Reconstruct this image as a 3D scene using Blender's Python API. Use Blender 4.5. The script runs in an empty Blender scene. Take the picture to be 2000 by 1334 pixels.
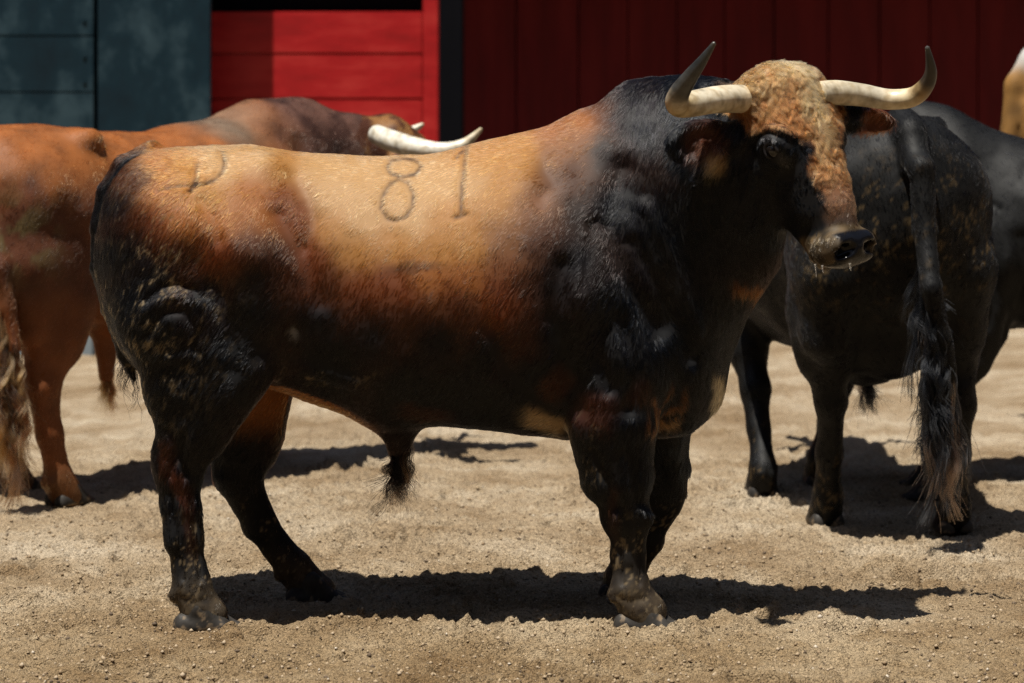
import bpy, math, random
import numpy as np
from mathutils import Vector

# ------------------------------------------------------------------ camera, light, exposure
sc = bpy.context.scene
COL = sc.collection
FPX, CAMH, CAMD, HOR = 5180.0, 1.4, 7.4, 215.0          # focal length in photo pixels, camera height, distance, horizon row
cam_d = bpy.data.cameras.new("camera"); cam = bpy.data.objects.new("camera", cam_d); COL.objects.link(cam)
cam.location = (0, -CAMD, CAMH); cam.rotation_euler = (math.pi/2, 0, 0)
cam_d.sensor_width = 36; cam_d.lens = FPX/2000*36; cam_d.shift_y = -(667-HOR)/2000
cam_d.clip_end = 500; cam_d.clip_start = 0.1
cam_d.dof.use_dof = True; cam_d.dof.focus_distance = 7.12; cam_d.dof.aperture_fstop = 3.6
sc.camera = cam
SUNV = Vector((0.30, 0.42, -1.58)).normalized()          # direction the sunlight travels
elev = math.asin(-SUNV.z); azi = math.atan2(-SUNV.x, -SUNV.y)
w = bpy.data.worlds.new("World"); sc.world = w; w.use_nodes = True
nt = w.node_tree; bg = nt.nodes["Background"]; sky = nt.nodes.new("ShaderNodeTexSky")
sky.sky_type = 'NISHITA'; sky.sun_disc = False; sky.sun_elevation = elev; sky.sun_rotation = azi
nt.links.new(sky.outputs[0], bg.inputs[0]); bg.inputs[1].default_value = 0.05
sun_d = bpy.data.lights.new("sun", 'SUN'); sun_d.energy = 5.0; sun_d.angle = math.radians(0.5); sun_d.color = (1, 0.95, 0.86)
sun = bpy.data.objects.new("sun", sun_d); COL.objects.link(sun); sun.rotation_euler = SUNV.to_track_quat('-Z', 'Y').to_euler()
sun.location = (-5, -5, 12)
sc.view_settings.view_transform = 'Standard'; sc.view_settings.look = 'None'; sc.view_settings.exposure = 0.6; sc.view_settings.gamma = 1
sc.cycles.max_bounces = 8; sc.cycles.use_denoising = True; sc.cycles.denoising_prefilter = 'NONE'

rng = np.random.default_rng(7)
V3 = lambda *a: np.array(a, dtype=float)

# ------------------------------------------------------------------ helpers: noise, fields, surface extraction
def _hash(i, j, k, s):
    n = (i*374761393 + j*668265263 + k*2147483647 + s*974634777) & 0xffffffff
    n = ((n ^ (n >> 13))*1274126177) & 0xffffffff
    return ((n ^ (n >> 16)) & 0xffff)/65535.0
def noise3(P, scale, seed=0):
    Q = np.asarray(P, dtype=np.float64)*scale + 1000.0
    I = np.floor(Q).astype(np.int64); f = Q - I; f = f*f*(3-2*f)
    r = 0
    for dx in (0, 1):
        for dy in (0, 1):
            for dz in (0, 1):
                wt = (f[:, 0] if dx else 1-f[:, 0])*(f[:, 1] if dy else 1-f[:, 1])*(f[:, 2] if dz else 1-f[:, 2])
                r = r + wt*_hash(I[:, 0]+dx, I[:, 1]+dy, I[:, 2]+dz, seed)
    return r*2-1
def fbm(P, scale, seed=0, o=3):
    r = 0; a = 1.0
    for q in range(o):
        r = r + a*noise3(P, scale*2**q, seed+q); a *= .5
    return r
def norm(v): v = np.asarray(v, float); return v/np.linalg.norm(v)
def sstep(a, b, x): t = np.clip((x-a)/(b-a), 0, 1); return t*t*(3-2*t)

class Field:
    def __init__(s, lo, hi, h):
        s.h = h; s.lo = np.array(lo, float)
        s.ax = [np.arange(lo[i], hi[i]+h, h).astype(np.float32) for i in range(3)]
        s.F = np.full([len(a) for a in s.ax], 0.5, np.float32)
    def region(s, c0, c1, m):
        sl = []
        for i in range(3):
            a = int(max(0, math.floor((min(c0[i], c1[i])-m-s.lo[i])/s.h))); b = int(min(len(s.ax[i]), math.ceil((max(c0[i], c1[i])+m-s.lo[i])/s.h)+1))
            if b <= a: return None, None
            sl.append(slice(a, b))
        g = (s.ax[0][sl[0]][:, None, None], s.ax[1][sl[1]][None, :, None], s.ax[2][sl[2]][None, None, :])
        return tuple(sl), g
    def put(s, sl, d, k, mode='u'):
        a = s.F[sl]
        if mode == 'u':
            h = np.clip(.5+.5*(a-d)/k, 0, 1); s.F[sl] = a*(1-h)+d*h-k*h*(1-h)
        else:
            d = -d; h = np.clip(.5+.5*(d-a)/k, 0, 1); s.F[sl] = a*(1-h)+d*h+k*h*(1-h)
    def cone(s, A, B, ra, rb, k=.03, u=(1, 0, 0), mode='u', cap=1.0):
        A = np.array(A, float); B = np.array(B, float)
        ra = (ra, ra) if np.isscalar(ra) else ra; rb = (rb, rb) if np.isscalar(rb) else rb
        L = np.linalg.norm(B-A); wv = (B-A)/L
        u = np.array(u, float); u = u-wv*np.dot(u, wv); u /= np.linalg.norm(u); v = np.cross(wv, u)
        sl, g = s.region(A, B, max(*ra, *rb)+k+3*s.h)
        if sl is None: return
        dx, dy, dz = g[0]-np.float32(A[0]), g[1]-np.float32(A[1]), g[2]-np.float32(A[2])
        al = dx*np.float32(wv[0])+dy*np.float32(wv[1])+dz*np.float32(wv[2])
        du = dx*np.float32(u[0])+dy*np.float32(u[1])+dz*np.float32(u[2])
        dv = dx*np.float32(v[0])+dy*np.float32(v[1])+dz*np.float32(v[2])
        t = np.clip(al/L, 0, 1); da = (al-t*L)/cap
        ru = ra[0]+(rb[0]-ra[0])*t; rv = ra[1]+(rb[1]-ra[1])*t; rc = np.minimum(ru, rv)
        k0 = np.sqrt((du/ru)**2+(dv/rv)**2+(da/rc)**2); k1 = np.sqrt((du/ru**2)**2+(dv/rv**2)**2+(da/rc**2)**2)+1e-6
        s.put(sl, (k0*(k0-1)/k1).astype(np.float32), k, mode)
    def chain(s, pts, k=.03, u=(1, 0, 0)):
        for (A, ra), (B, rb) in zip(pts[:-1], pts[1:]): s.cone(A, B, ra, rb, k, u)
    def ellv(s, c, r, axes, g):
        dx, dy, dz = g[0]-c[0], g[1]-c[1], g[2]-c[2]
        q = [(dx*a[0]+dy*a[1]+dz*a[2]) for a in axes]
        k0 = np.sqrt(sum((q[i]/r[i])**2 for i in range(3))); k1 = np.sqrt(sum((q[i]/r[i]**2)**2 for i in range(3)))+1e-6
        return (k0*(k0-1)/k1).astype(np.float32)
    def ell(s, c, r, axes=((1, 0, 0), (0, 1, 0), (0, 0, 1)), k=.03, mode='u'):
        sl, g = s.region(c, c, max(r)+k+3*s.h)
        if sl is None: return
        s.put(sl, s.ellv(c, r, axes, g), k, mode)
    def cup(s, c, r, axes, off, r2, k=.01):           # flattened ellipsoid hollowed on one side: an ear
        sl, g = s.region(c, c, max(r)+k+3*s.h)
        if sl is None: return
        d = np.maximum(s.ellv(c, r, axes, g), -s.ellv(c+np.array(off), r2, axes, g)); s.put(sl, d, k)
    def mesh(s, smooth=4):
        F = s.F; nx, ny, nz = F.shape
        S = F < 0
        cs = np.zeros((nx-1, ny-1, nz-1), np.uint8)
        for dx in (0, 1):
            for dy in (0, 1):
                for dz in (0, 1): cs += S[dx:nx-1+dx, dy:ny-1+dy, dz:nz-1+dz]
        act = (cs > 0) & (cs < 8); I = np.argwhere(act); idx = -np.ones(act.shape, np.int64); idx[act] = np.arange(len(I))
        P = np.zeros((len(I), 3)); C = np.zeros(len(I))
        for ax in range(3):
            o1, o2 = [a for a in range(3) if a != ax]
            for b in (0, 1):
                for c in (0, 1):
                    p0 = I.copy(); p0[:, o1] += b; p0[:, o2] += c; p1 = p0.copy(); p1[:, ax] += 1
                    f0 = F[tuple(p0.T)]; f1 = F[tuple(p1.T)]; m = (f0 < 0) != (f1 < 0)
                    t = f0[m]/(f0[m]-f1[m]); q = p0[m].astype(float); q[:, ax] += t; P[m] += q; C[m] += 1
        P = P/C[:, None]*s.h+s.lo
        quads = []
        for ax in range(3):
            o1, o2 = [a for a in range(3) if a != ax]
            sl0 = [slice(1, -1)]*3; sl0[ax] = slice(0, -1); sl1 = [slice(1, -1)]*3; sl1[ax] = slice(1, None)
            A, B = S[tuple(sl0)], S[tuple(sl1)]; E = np.argwhere(A != B); fl = A[tuple(E.T)]
            E[:, o1] += 1; E[:, o2] += 1
            def ci(b, c):
                q = E.copy(); q[:, o1] -= b; q[:, o2] -= c; return idx[tuple(q.T)]
            Q = np.stack([ci(1, 1), ci(0, 1), ci(0, 0), ci(1, 0)], 1)
            if ax == 1: Q = Q[:, ::-1]
            Q[~fl] = Q[~fl][:, ::-1]; quads.append(Q)
        Q = np.concatenate(quads); Q = Q[(Q >= 0).all(1)]
        # keep the largest body only
        for _ in range(smooth): P = lap(P, Q, .5)
        return P, Q
def lap(P, Q, f):
    n = len(P); acc = np.zeros_like(P); cnt = np.zeros(n)
    for a, b in ((0, 1), (1, 2), (2, 3), (3, 0)):
        for x, y in ((a, b), (b, a)):
            for c in range(3): acc[:, c] += np.bincount(Q[:, x], P[Q[:, y], c], n)
            cnt += np.bincount(Q[:, x], minlength=n)
    return P+f*(acc/np.maximum(cnt, 1)[:, None]-P)
def vnormals(P, Q):
    n = np.cross(P[Q[:, 2]]-P[Q[:, 0]], P[Q[:, 3]]-P[Q[:, 1]]); N = np.zeros_like(P)
    for i in range(4):
        for c in range(3): N[:, c] += np.bincount(Q[:, i], n[:, c], len(P))
    return N/np.maximum(np.linalg.norm(N, axis=1), 1e-12)[:, None]

def mesh_obj(name, P, Q, mat, parent=None, col=None, extra=None, smooth=True):
    me = bpy.data.meshes.new(name); P = np.ascontiguousarray(P, np.float32); Q = np.ascontiguousarray(Q, np.int32)
    k = Q.shape[1]
    me.vertices.add(len(P)); me.vertices.foreach_set('co', P.ravel())
    me.loops.add(Q.size); me.loops.foreach_set('vertex_index', Q.ravel())
    me.polygons.add(len(Q)); me.polygons.foreach_set('loop_start', np.arange(0, Q.size, k, dtype=np.int32))
    me.update(calc_edges=True); me.validate()
    if smooth: me.polygons.foreach_set('use_smooth', np.ones(len(me.polygons), bool))
    if col is not None and len(me.vertices) == len(P):
        a = me.attributes.new('coat', 'FLOAT_COLOR', 'POINT'); a.data.foreach_set('color', np.ascontiguousarray(np.c_[col, np.ones(len(col))], np.float32).ravel())
    if extra is not None:
        a = me.attributes.new('wet', 'FLOAT', 'POINT'); a.data.foreach_set('value', extra.astype(np.float32))
    me.materials.append(mat)
    o = bpy.data.objects.new(name, me); COL.objects.link(o)
    if parent: o.parent = parent
    return o
def hair_obj(name, pts, rad, col, mat, parent):      # pts (n,k,3), rad (n,k), col (n,3)
    n, k = pts.shape[:2]
    c = bpy.data.hair_curves.new(name); c.add_curves([k]*n)
    c.attributes['position'].data.foreach_set('vector', np.ascontiguousarray(pts, np.float32).ravel())
    a = c.attributes.new('radius', 'FLOAT', 'POINT'); a.data.foreach_set('value', np.ascontiguousarray(rad, np.float32).ravel())
    a = c.attributes.new('coat', 'FLOAT_COLOR', 'CURVE'); a.data.foreach_set('color', np.ascontiguousarray(np.c_[col, np.ones(n)], np.float32).ravel())
    c.materials.append(mat)
    o = bpy.data.objects.new(name, c); COL.objects.link(o); o.parent = parent
    return o
def W(px, py, D): return V3((px-1000)/FPX*D, D-CAMD, CAMH-(py-HOR)/FPX*D)
def m(px, py, y=0.0): return W(px, py, CAMD+y)
def thing(name, label, cat, loc=(0, 0, 0), rz=0, group=None):
    o = bpy.data.objects.new(name, None); COL.objects.link(o); o.location = loc; o.rotation_euler = (0, 0, rz)
    o.empty_display_size = .2
    o['label'] = label; o['category'] = cat
    if group: o['group'] = group
    return o

# ------------------------------------------------------------------ materials
def nodemat(name):
    mt = bpy.data.materials.new(name); mt.use_nodes = True; return mt, mt.node_tree, mt.node_tree.nodes["Principled BSDF"]
def N(nt, typ, **kw):
    n = nt.nodes.new(typ)
    for k, v in kw.items(): setattr(n, k, v)
    return n
def hair_mat(name, rough=.3, radial=.5, ior=1.33):
    mt = bpy.data.materials.new(name); mt.use_nodes = True; nt = mt.node_tree
    nt.nodes.remove(nt.nodes["Principled BSDF"])
    h = N(nt, "ShaderNodeBsdfHairPrincipled"); h.parametrization = 'COLOR'
    at = N(nt, "ShaderNodeAttribute", attribute_name='coat')
    nt.links.new(at.outputs['Color'], h.inputs['Color']); h.inputs['Roughness'].default_value = rough; h.inputs['Radial Roughness'].default_value = radial
    h.inputs['Random Roughness'].default_value = .2; h.inputs['IOR'].default_value = ior
    nt.links.new(h.outputs[0], nt.nodes["Material Output"].inputs[0]); return mt
M_hair = hair_mat("coat hair", .22, .35); M_long = hair_mat("long hair", .35, .45, 1.3); M_curl = hair_mat("forelock hair", .5, .6, 1.22); M_black = hair_mat("black hair", .2, .3, 1.2)
def skin_mat(name):
    mt, nt, b = nodemat(name)
    at = N(nt, "ShaderNodeAttribute", attribute_name='coat'); we = N(nt, "ShaderNodeAttribute", attribute_name='wet')
    tc = N(nt, "ShaderNodeTexCoord"); no = N(nt, "ShaderNodeTexNoise"); no.inputs['Scale'].default_value = 160
    nt.links.new(tc.outputs['Object'], no.inputs['Vector'])
    bp = N(nt, "ShaderNodeBump"); bp.inputs['Strength'].default_value = .2; bp.inputs['Distance'].default_value = .001
    nt.links.new(no.outputs['Fac'], bp.inputs['Height']); nt.links.new(bp.outputs[0], b.inputs['Normal'])
    nt.links.new(at.outputs['Color'], b.inputs['Base Color']); b.inputs['Specular IOR Level'].default_value = .2
    mr = N(nt, "ShaderNodeMapRange"); mr.inputs[3].default_value = .6; mr.inputs[4].default_value = .2
    nt.links.new(we.outputs['Fac'], mr.inputs[0]); nt.links.new(mr.outputs[0], b.inputs['Roughness'])
    return mt
M_skin = skin_mat("skin")
def horn_mat():
    mt, nt, b = nodemat("horn")
    at = N(nt, "ShaderNodeAttribute", attribute_name='coat')
    tc = N(nt, "ShaderNodeTexCoord"); no = N(nt, "ShaderNodeTexNoise"); no.inputs['Scale'].default_value = 45; no.inputs['Detail'].default_value = 6
    nt.links.new(tc.outputs['Object'], no.inputs['Vector'])
    mx = N(nt, "ShaderNodeMix", data_type='RGBA', blend_type='MULTIPLY'); mx.inputs[0].default_value = .6
    cr = N(nt, "ShaderNodeValToRGB"); cr.color_ramp.elements[0].position = .35; cr.color_ramp.elements[0].color = (.55, .45, .3, 1); cr.color_ramp.elements[1].position = .6
    nt.links.new(no.outputs['Fac'], cr.inputs[0]); nt.links.new(at.outputs['Color'], mx.inputs[6]); nt.links.new(cr.outputs[0], mx.inputs[7])
    nt.links.new(mx.outputs[2], b.inputs['Base Color']); b.inputs['Roughness'].default_value = .38
    bp = N(nt, "ShaderNodeBump"); bp.inputs['Strength'].default_value = .3; bp.inputs['Distance'].default_value = .002
    nt.links.new(no.outputs['Fac'], bp.inputs['Height']); nt.links.new(bp.outputs[0], b.inputs['Normal'])
    return mt
M_horn = horn_mat()
M_eye, _nt, _b = nodemat("eye"); _b.inputs['Base Color'].default_value = (.008, .006, .005, 1); _b.inputs['Roughness'].default_value = .06
M_drip, _nt, _b = nodemat("saliva"); _b.inputs['Base Color'].default_value = (.8, .78, .72, 1); _b.inputs['Roughness'].default_value = .1; _b.inputs['Transmission Weight'].default_value = .85; _b.inputs['IOR'].default_value = 1.33

# ------------------------------------------------------------------ the bull
# trunk outline of the canonical bull, traced in photo pixels at the plane y=0 (X=(u-1000)/700, Z from the row)
TOP = [(192, 470), (197, 420), (205, 385), (220, 352), (240, 327), (262, 307), (285, 295), (310, 290), (350, 288), (430, 285), (480, 284), (520, 289), (560, 294), (600, 298), (650, 300), (750, 305), (830, 304), (870, 297), (920, 282), (960, 272), (1000, 264), (1080, 245), (1150, 222), (1190, 202), (1230, 176), (1280, 158), (1330, 150), (1380, 152), (1410, 175), (1430, 230), (1440, 300)]
BOT = [(192, 540), (200, 580), (215, 630), (240, 680), (270, 720), (330, 745), (420, 745), (500, 750), (555, 764), (609, 784), (675, 808), (735, 840), (790, 842), (830, 832), (870, 828), (950, 836), (1030, 848), (1110, 856), (1200, 856), (1290, 850), (1350, 838), (1390, 790), (1405, 730), (1425, 660), (1440, 560)]
WID = [(192, .05), (200, .10), (220, .17), (250, .22), (300, .265), (360, .295), (430, .31), (520, .315), (580, .305), (640, .305), (720, .335), (820, .365), (920, .375), (1010, .365), (1080, .335), (1150, .30), (1240, .275), (1320, .235), (1380, .18), (1420, .12), (1440, .07)]
def X7(u): return (u-1000)/700.0
def Z7(v): return CAMH-(v-HOR)/700.0
def gs(a, s):
    r = int(s*3); kx = np.exp(-.5*(np.arange(-r, r+1)/s)**2); kx /= kx.sum()
    return np.convolve(np.pad(a, r, mode='edge'), kx, mode='valid')
def trunk(F, belly=0.0, hump=1.0, wide=1.0):
    x = F.ax[0]; U = x*700+1000
    ok = (U >= 192) & (U <= 1440)
    top = np.interp(U, *zip(*TOP)); bot = np.interp(U, *zip(*BOT)); wd = np.interp(U, *zip(*WID))*wide
    s = .012/F.h
    zt = gs(Z7(top), s); zb = gs(Z7(bot), s); wd = gs(wd, s*2)
    if hump != 1: zt = np.where(zt > 1.30, 1.30+(zt-1.30)*hump, zt)
    zb = zb+belly*sstep(560, 700, U)
    zc = (zt+zb)/2; hh = (zt-zb)/2
    sl, g = F.region((-1.2, -.5, .3), (.72, .5, 1.6), .02)
    i = sl[0]; zc, hh, wd, okk = (a[i][:, None, None] for a in (zc, hh, wd, ok)); Ux = U[i][:, None, None]
    dz = (g[2]-zc)/hh
    # cross section: fuller below the middle, narrowing toward the spine
    wz = wd*(1-.16*np.clip(dz, 0, 1)**2*sstep(350, 700, Ux)-.12*np.clip(dz, 0, 1)*sstep(1080, 1250, Ux))
    dy = np.abs(g[1])/wz; n = 2.35
    a = np.maximum(dy, 1e-4); b = np.maximum(np.abs(dz), 1e-4)
    q = (a**n+b**n)**(1/n)
    gq = q**(1-n)*np.sqrt((a**(n-1)/wz)**2+(b**(n-1)/hh)**2)
    d = np.where(okk, np.clip((q-1)/np.maximum(gq, 1e-3), -.4, .4), .3).astype(np.float32)
    F.put(sl, d, .01)

class Head:
    """frame of a head: a runs from poll to muzzle, l to the animal's right, n out of the forehead"""
    def __init__(s, O, yaw, pitch, roll=0., size=1., tilt=0.):
        f = V3(math.cos(yaw), math.sin(yaw), 0); up = V3(0, 0, 1)
        s.O = np.array(O, float); s.size = size
        s.a = f*math.cos(pitch)-up*math.sin(pitch); s.n = f*math.sin(pitch)+up*math.cos(pitch); s.l = np.cross(f, up)
        if tilt:
            a, l = s.a.copy(), s.l.copy(); s.a = a*math.cos(tilt)-l*math.sin(tilt); s.l = l*math.cos(tilt)+a*math.sin(tilt)
        if roll:
            l, n = s.l.copy(), s.n.copy(); s.l = l*math.cos(roll)+n*math.sin(roll); s.n = n*math.cos(roll)-l*math.sin(roll)
    def p(s, a, l, n): return s.O+s.size*(s.a*a+s.l*l+s.n*n)
    def loc(s, P): d = (P-s.O)/s.size; return d@s.a, d@s.l, d@s.n
    def build(s, F, ears=True):
        k = s.size; ax = (s.a, s.l, s.n)
        F.ell(s.p(.07, 0, -.115), (.145*k, .146*k, .125*k), ax, .03)                 # cranium
        F.ell(s.p(.012, 0, -.07), (.060*k, .140*k, .078*k), ax, .04)
        F.ell(s.p(.11, 0, -.045), (.13*k, .122*k, .05*k), ax, .03)                # poll
        F.cone(s.p(.12, 0, -.10), s.p(.42, 0, -.080), (.118*k, .10*k), (.064*k, .072*k), .03, u=s.l)   # face
        F.cone(s.p(.16, 0, -.055), s.p(.36, 0, -.045), (.098*k, .055*k), (.056*k, .045*k), .03, u=s.l) # flat brow and nose bridge
        for q in (1, -1):
            F.ell(s.p(.175, q*.098, -.075), (.055*k, .042*k, .045*k), ax, .03)      # orbit
            F.ell(s.p(.145, q*.095, -.045), (.05*k, .030*k, .026*k), ax, .025)      # brow ridge
            F.cone(s.p(.20, q*.085, -.14), s.p(.36, q*.056, -.105), (.03*k, .045*k), (.018*k, .025*k), .03, u=s.l)
            F.cone(s.p(.14, q*.075, -.22), s.p(.30, q*.05, -.19), (.045*k, .075*k), (.03*k, .05*k), .04, u=s.l)     # jaw angle, cheek muscle
            F.ell(s.p(.483, q*.048, -.050), (.045*k, .040*k, .045*k), ax, .02)      # nostril wing
            F.ell(s.p(.47, q*.055, -.095), (.045*k, .030*k, .04*k), ax, .02)        # lip pad
        F.cone(s.p(.22, 0, -.20), s.p(.455, 0, -.135), (.075*k, .065*k), (.052*k, .034*k), .04, u=s.l)     # jaw
        F.ell(s.p(.485, 0, -.07), (.052*k, .078*k, .062*k), ax, .02)                # muzzle
        F.ell(s.p(.475, 0, -.145), (.038*k, .045*k, .026*k), ax, .015)              # chin
        for q in (1, -1):
            F.cone(s.p(.500, q*.034, -.012), s.p(.505, q*.066, -.040), (.014*k, .020*k), (.011*k, .018*k), .010, u=s.a, mode='d')
            F.cone(s.p(.500, q*.050, -.012), s.p(.470, q*.060, -.060), (.012*k, .014*k), (.008*k, .010*k), .008, u=s.a, mode='d')
            F.ell(s.p(.184, q*.146, -.068), (.030*k, .020*k, .017*k), ax, .010, 'd')
            F.ell(s.p(.168, q*.128, -.052), (.020*k, .014*k, .012*k), ax, .012)  # eye socket
        F.cone(s.p(.535, -.05, -.118), s.p(.535, .05, -.118), .007*k, .007*k, .012, u=s.a, mode='d')
        for q in (1, -1):
            F.cone(s.p(.525, q*.05, -.118), s.p(.43, q*.078, -.125), .006*k, .006*k, .012, u=s.n, mode='d')
        if ears:
            for q in (1, -1):
                d = norm(s.l*q*.9+s.n*-.35+s.a*.25); c = s.p(.075, q*.12, -.13)+d*.10*k; e = norm(np.cross(d, s.n)); f2 = np.cross(d, e)
                F.cone(s.p(.07, q*.09, -.12), c-d*.05, .035*k, .035*k, .03)
                F.cup(c, (.105*k, .055*k, .022*k), (d, e, f2), s.n*.02*k, (.09*k, .042*k, .020*k))

def hind_leg(F, pts, k=.035):
    F.chain(pts, k)
def leg_chain(F, P, side, kind):
    """P: joint positions. hind: stifle, gaskin, hock, cannon, fetlock, pastern ; fore: elbow, forearm, knee, cannon, fetlock, pastern"""
    if kind == 'hind':
        R = [(.125, .09), (.088, .062), (.066, .047), (.045, .036), (.048, .042), (.05, .046)]
    else:
        R = [(.12, .085), (.083, .062), (.058, .05), (.043, .036), (.048, .042), (.052, .047)]
    F.chain(list(zip(P, R)), .03)
    e = P[5]+(P[5]-P[4])*.5; e[2] = P[5][2]-.028; F.cone(P[5], e+V3(.012, 0, 0), (.052, .046), (.058, .05), .02)
    h = P[2]
    if kind == 'hind':
        back = norm(V3(*(P[1]-P[2]))*.8)
        F.cone(h+V3(-.045, 0, .05), h+back*.12+V3(-.04, 0, .02), (.022, .02), (.022, .02), .04)
    else:
        F.ell(h+V3(-.035, 0, .005), (.035, .032, .035), k=.03)
    f = P[4]
    for q in (1, -1): F.ell(f+V3(-.045, .02*q, -.015), (.018, .014, .02), k=.012)

def hoof(parent, pos, yaw, mat, scale=1.0, col=(.030, .027, .024)):
    """cloven hoof: two toes, flat below"""
    F = Field((-.1, -.07, -.015), (.12, .07, .10), .003)
    for q in (1, -1):
        F.cone((-.045, .025*q, .012), (.075, .018*q, .004), (.030, .024), (.012, .017), .006, u=(0, 0, 1))
        F.cone((-.012, .022*q, .050), (.045, .020*q, .010), (.032, .022), (.020, .020), .012, u=(1, 0, 0))
    F.F = np.maximum(F.F, -(F.ax[2][None, None, :]+0*F.F))
    F.F = np.maximum(F.F, .0035-np.abs(F.ax[1][None, :, None])-.3*np.clip(-.0-F.ax[0][:, None, None], 0, .1))
    P, Q = F.mesh(1); P *= scale
    c, s_ = math.cos(yaw), math.sin(yaw); P = P+np.c_[0*P[:, 0], 0*P[:, 0], .0015*fbm(P, 50, 2)]*(P[:, 2:3] > .005)
    P = np.c_[P[:, 0]*c-P[:, 1]*s_, P[:, 0]*s_+P[:, 1]*c, P[:, 2]]+np.array(pos)
    n = fbm(P, 60, 3)[:, None]
    # sand sticking to the lower edge and in streaks
    k = (.6*sstep(.0, .6, fbm(P, 70, 8)+.7*sstep(.018, .0, P[:, 2])-.35))[:, None]
    col = np.array(col)*(1+.4*n)*(1-k)+np.array((.25, .18, .11))*k*(1+.3*n)
    return mesh_obj('hoof', P, Q, mat, parent, np.clip(col, .01, 1), np.zeros(len(P)))

def tube(pts, rad, seg=20, sub=10, twist=0):
    """smooth swept tube through pts"""
    pts = np.array(pts, float); rad = np.array(rad, float); n = len(pts)
    T = []; R = []
    for i in range(n-1):
        p0, p1, p2, p3 = pts[max(i-1, 0)], pts[i], pts[i+1], pts[min(i+2, n-1)]
        r0, r1, r2, r3 = rad[max(i-1, 0)], rad[i], rad[i+1], rad[min(i+2, n-1)]
        for t in np.linspace(0, 1, sub, endpoint=False):
            f = lambda a, b, c, d: .5*((2*b)+(-a+c)*t+(2*a-5*b+4*c-d)*t*t+(-a+3*b-3*c+d)*t**3)
            T.append(f(p0, p1, p2, p3)); R.append(f(r0, r1, r2, r3))
    T.append(pts[-1]); R.append(rad[-1]); T = np.array(T); R = np.array(R)
    tg = np.gradient(T, axis=0); tg /= np.linalg.norm(tg, axis=1)[:, None]
    u = norm(np.cross(tg[0], V3(.3, .2, 1))); P = []
    for i in range(len(T)):
        u = norm(u-tg[i]*np.dot(u, tg[i])); v = np.cross(tg[i], u)
        a = np.linspace(0, 2*math.pi, seg, endpoint=False)
        P.append(T[i]+R[i]*(np.cos(a)[:, None]*u+np.sin(a)[:, None]*v))
    # rounded tip
    P.append(np.repeat((T[-1]+tg[-1]*R[-1]*.7)[None], seg, 0)); P.insert(0, np.repeat(T[0][None], seg, 0)); m_ = len(P)
    P = np.concatenate(P); i = np.arange(m_-1)[:, None]*seg+np.arange(seg)[None]; j = np.arange(m_-1)[:, None]*seg+(np.arange(seg)+1)[None] % seg
    Q = np.stack([i, j, j+seg, i+seg], -1).reshape(-1, 4)
    t = np.repeat(np.r_[0, np.linspace(0, 1, m_-2), 1], seg)
    return P, Q, t
def horn(parent, pts, rad, ramp):
    P, Q, t = tube(pts, rad, 26, 12)
    # faint growth rings at the base
    c = np.stack([np.interp(t, [r[0] for r in ramp], [r[1][i] for r in ramp]) for i in range(3)], 1)
    c *= (1+.06*np.sin(t*190+7*fbm(P, 12))*(t < .3))[:, None]*(1-.35*sstep(.45, .9, fbm(P*np.array([.5, 1, 1]), 42, 6)+.3*(t < .2)))[:, None]
    st = fbm(P*np.array([1, 1, 1]), 30, 5)
    c = np.clip(c*(1+.25*st[:, None]), 0.005, .9)
    return mesh_obj('horn', P, Q, M_horn, parent, c)

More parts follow.
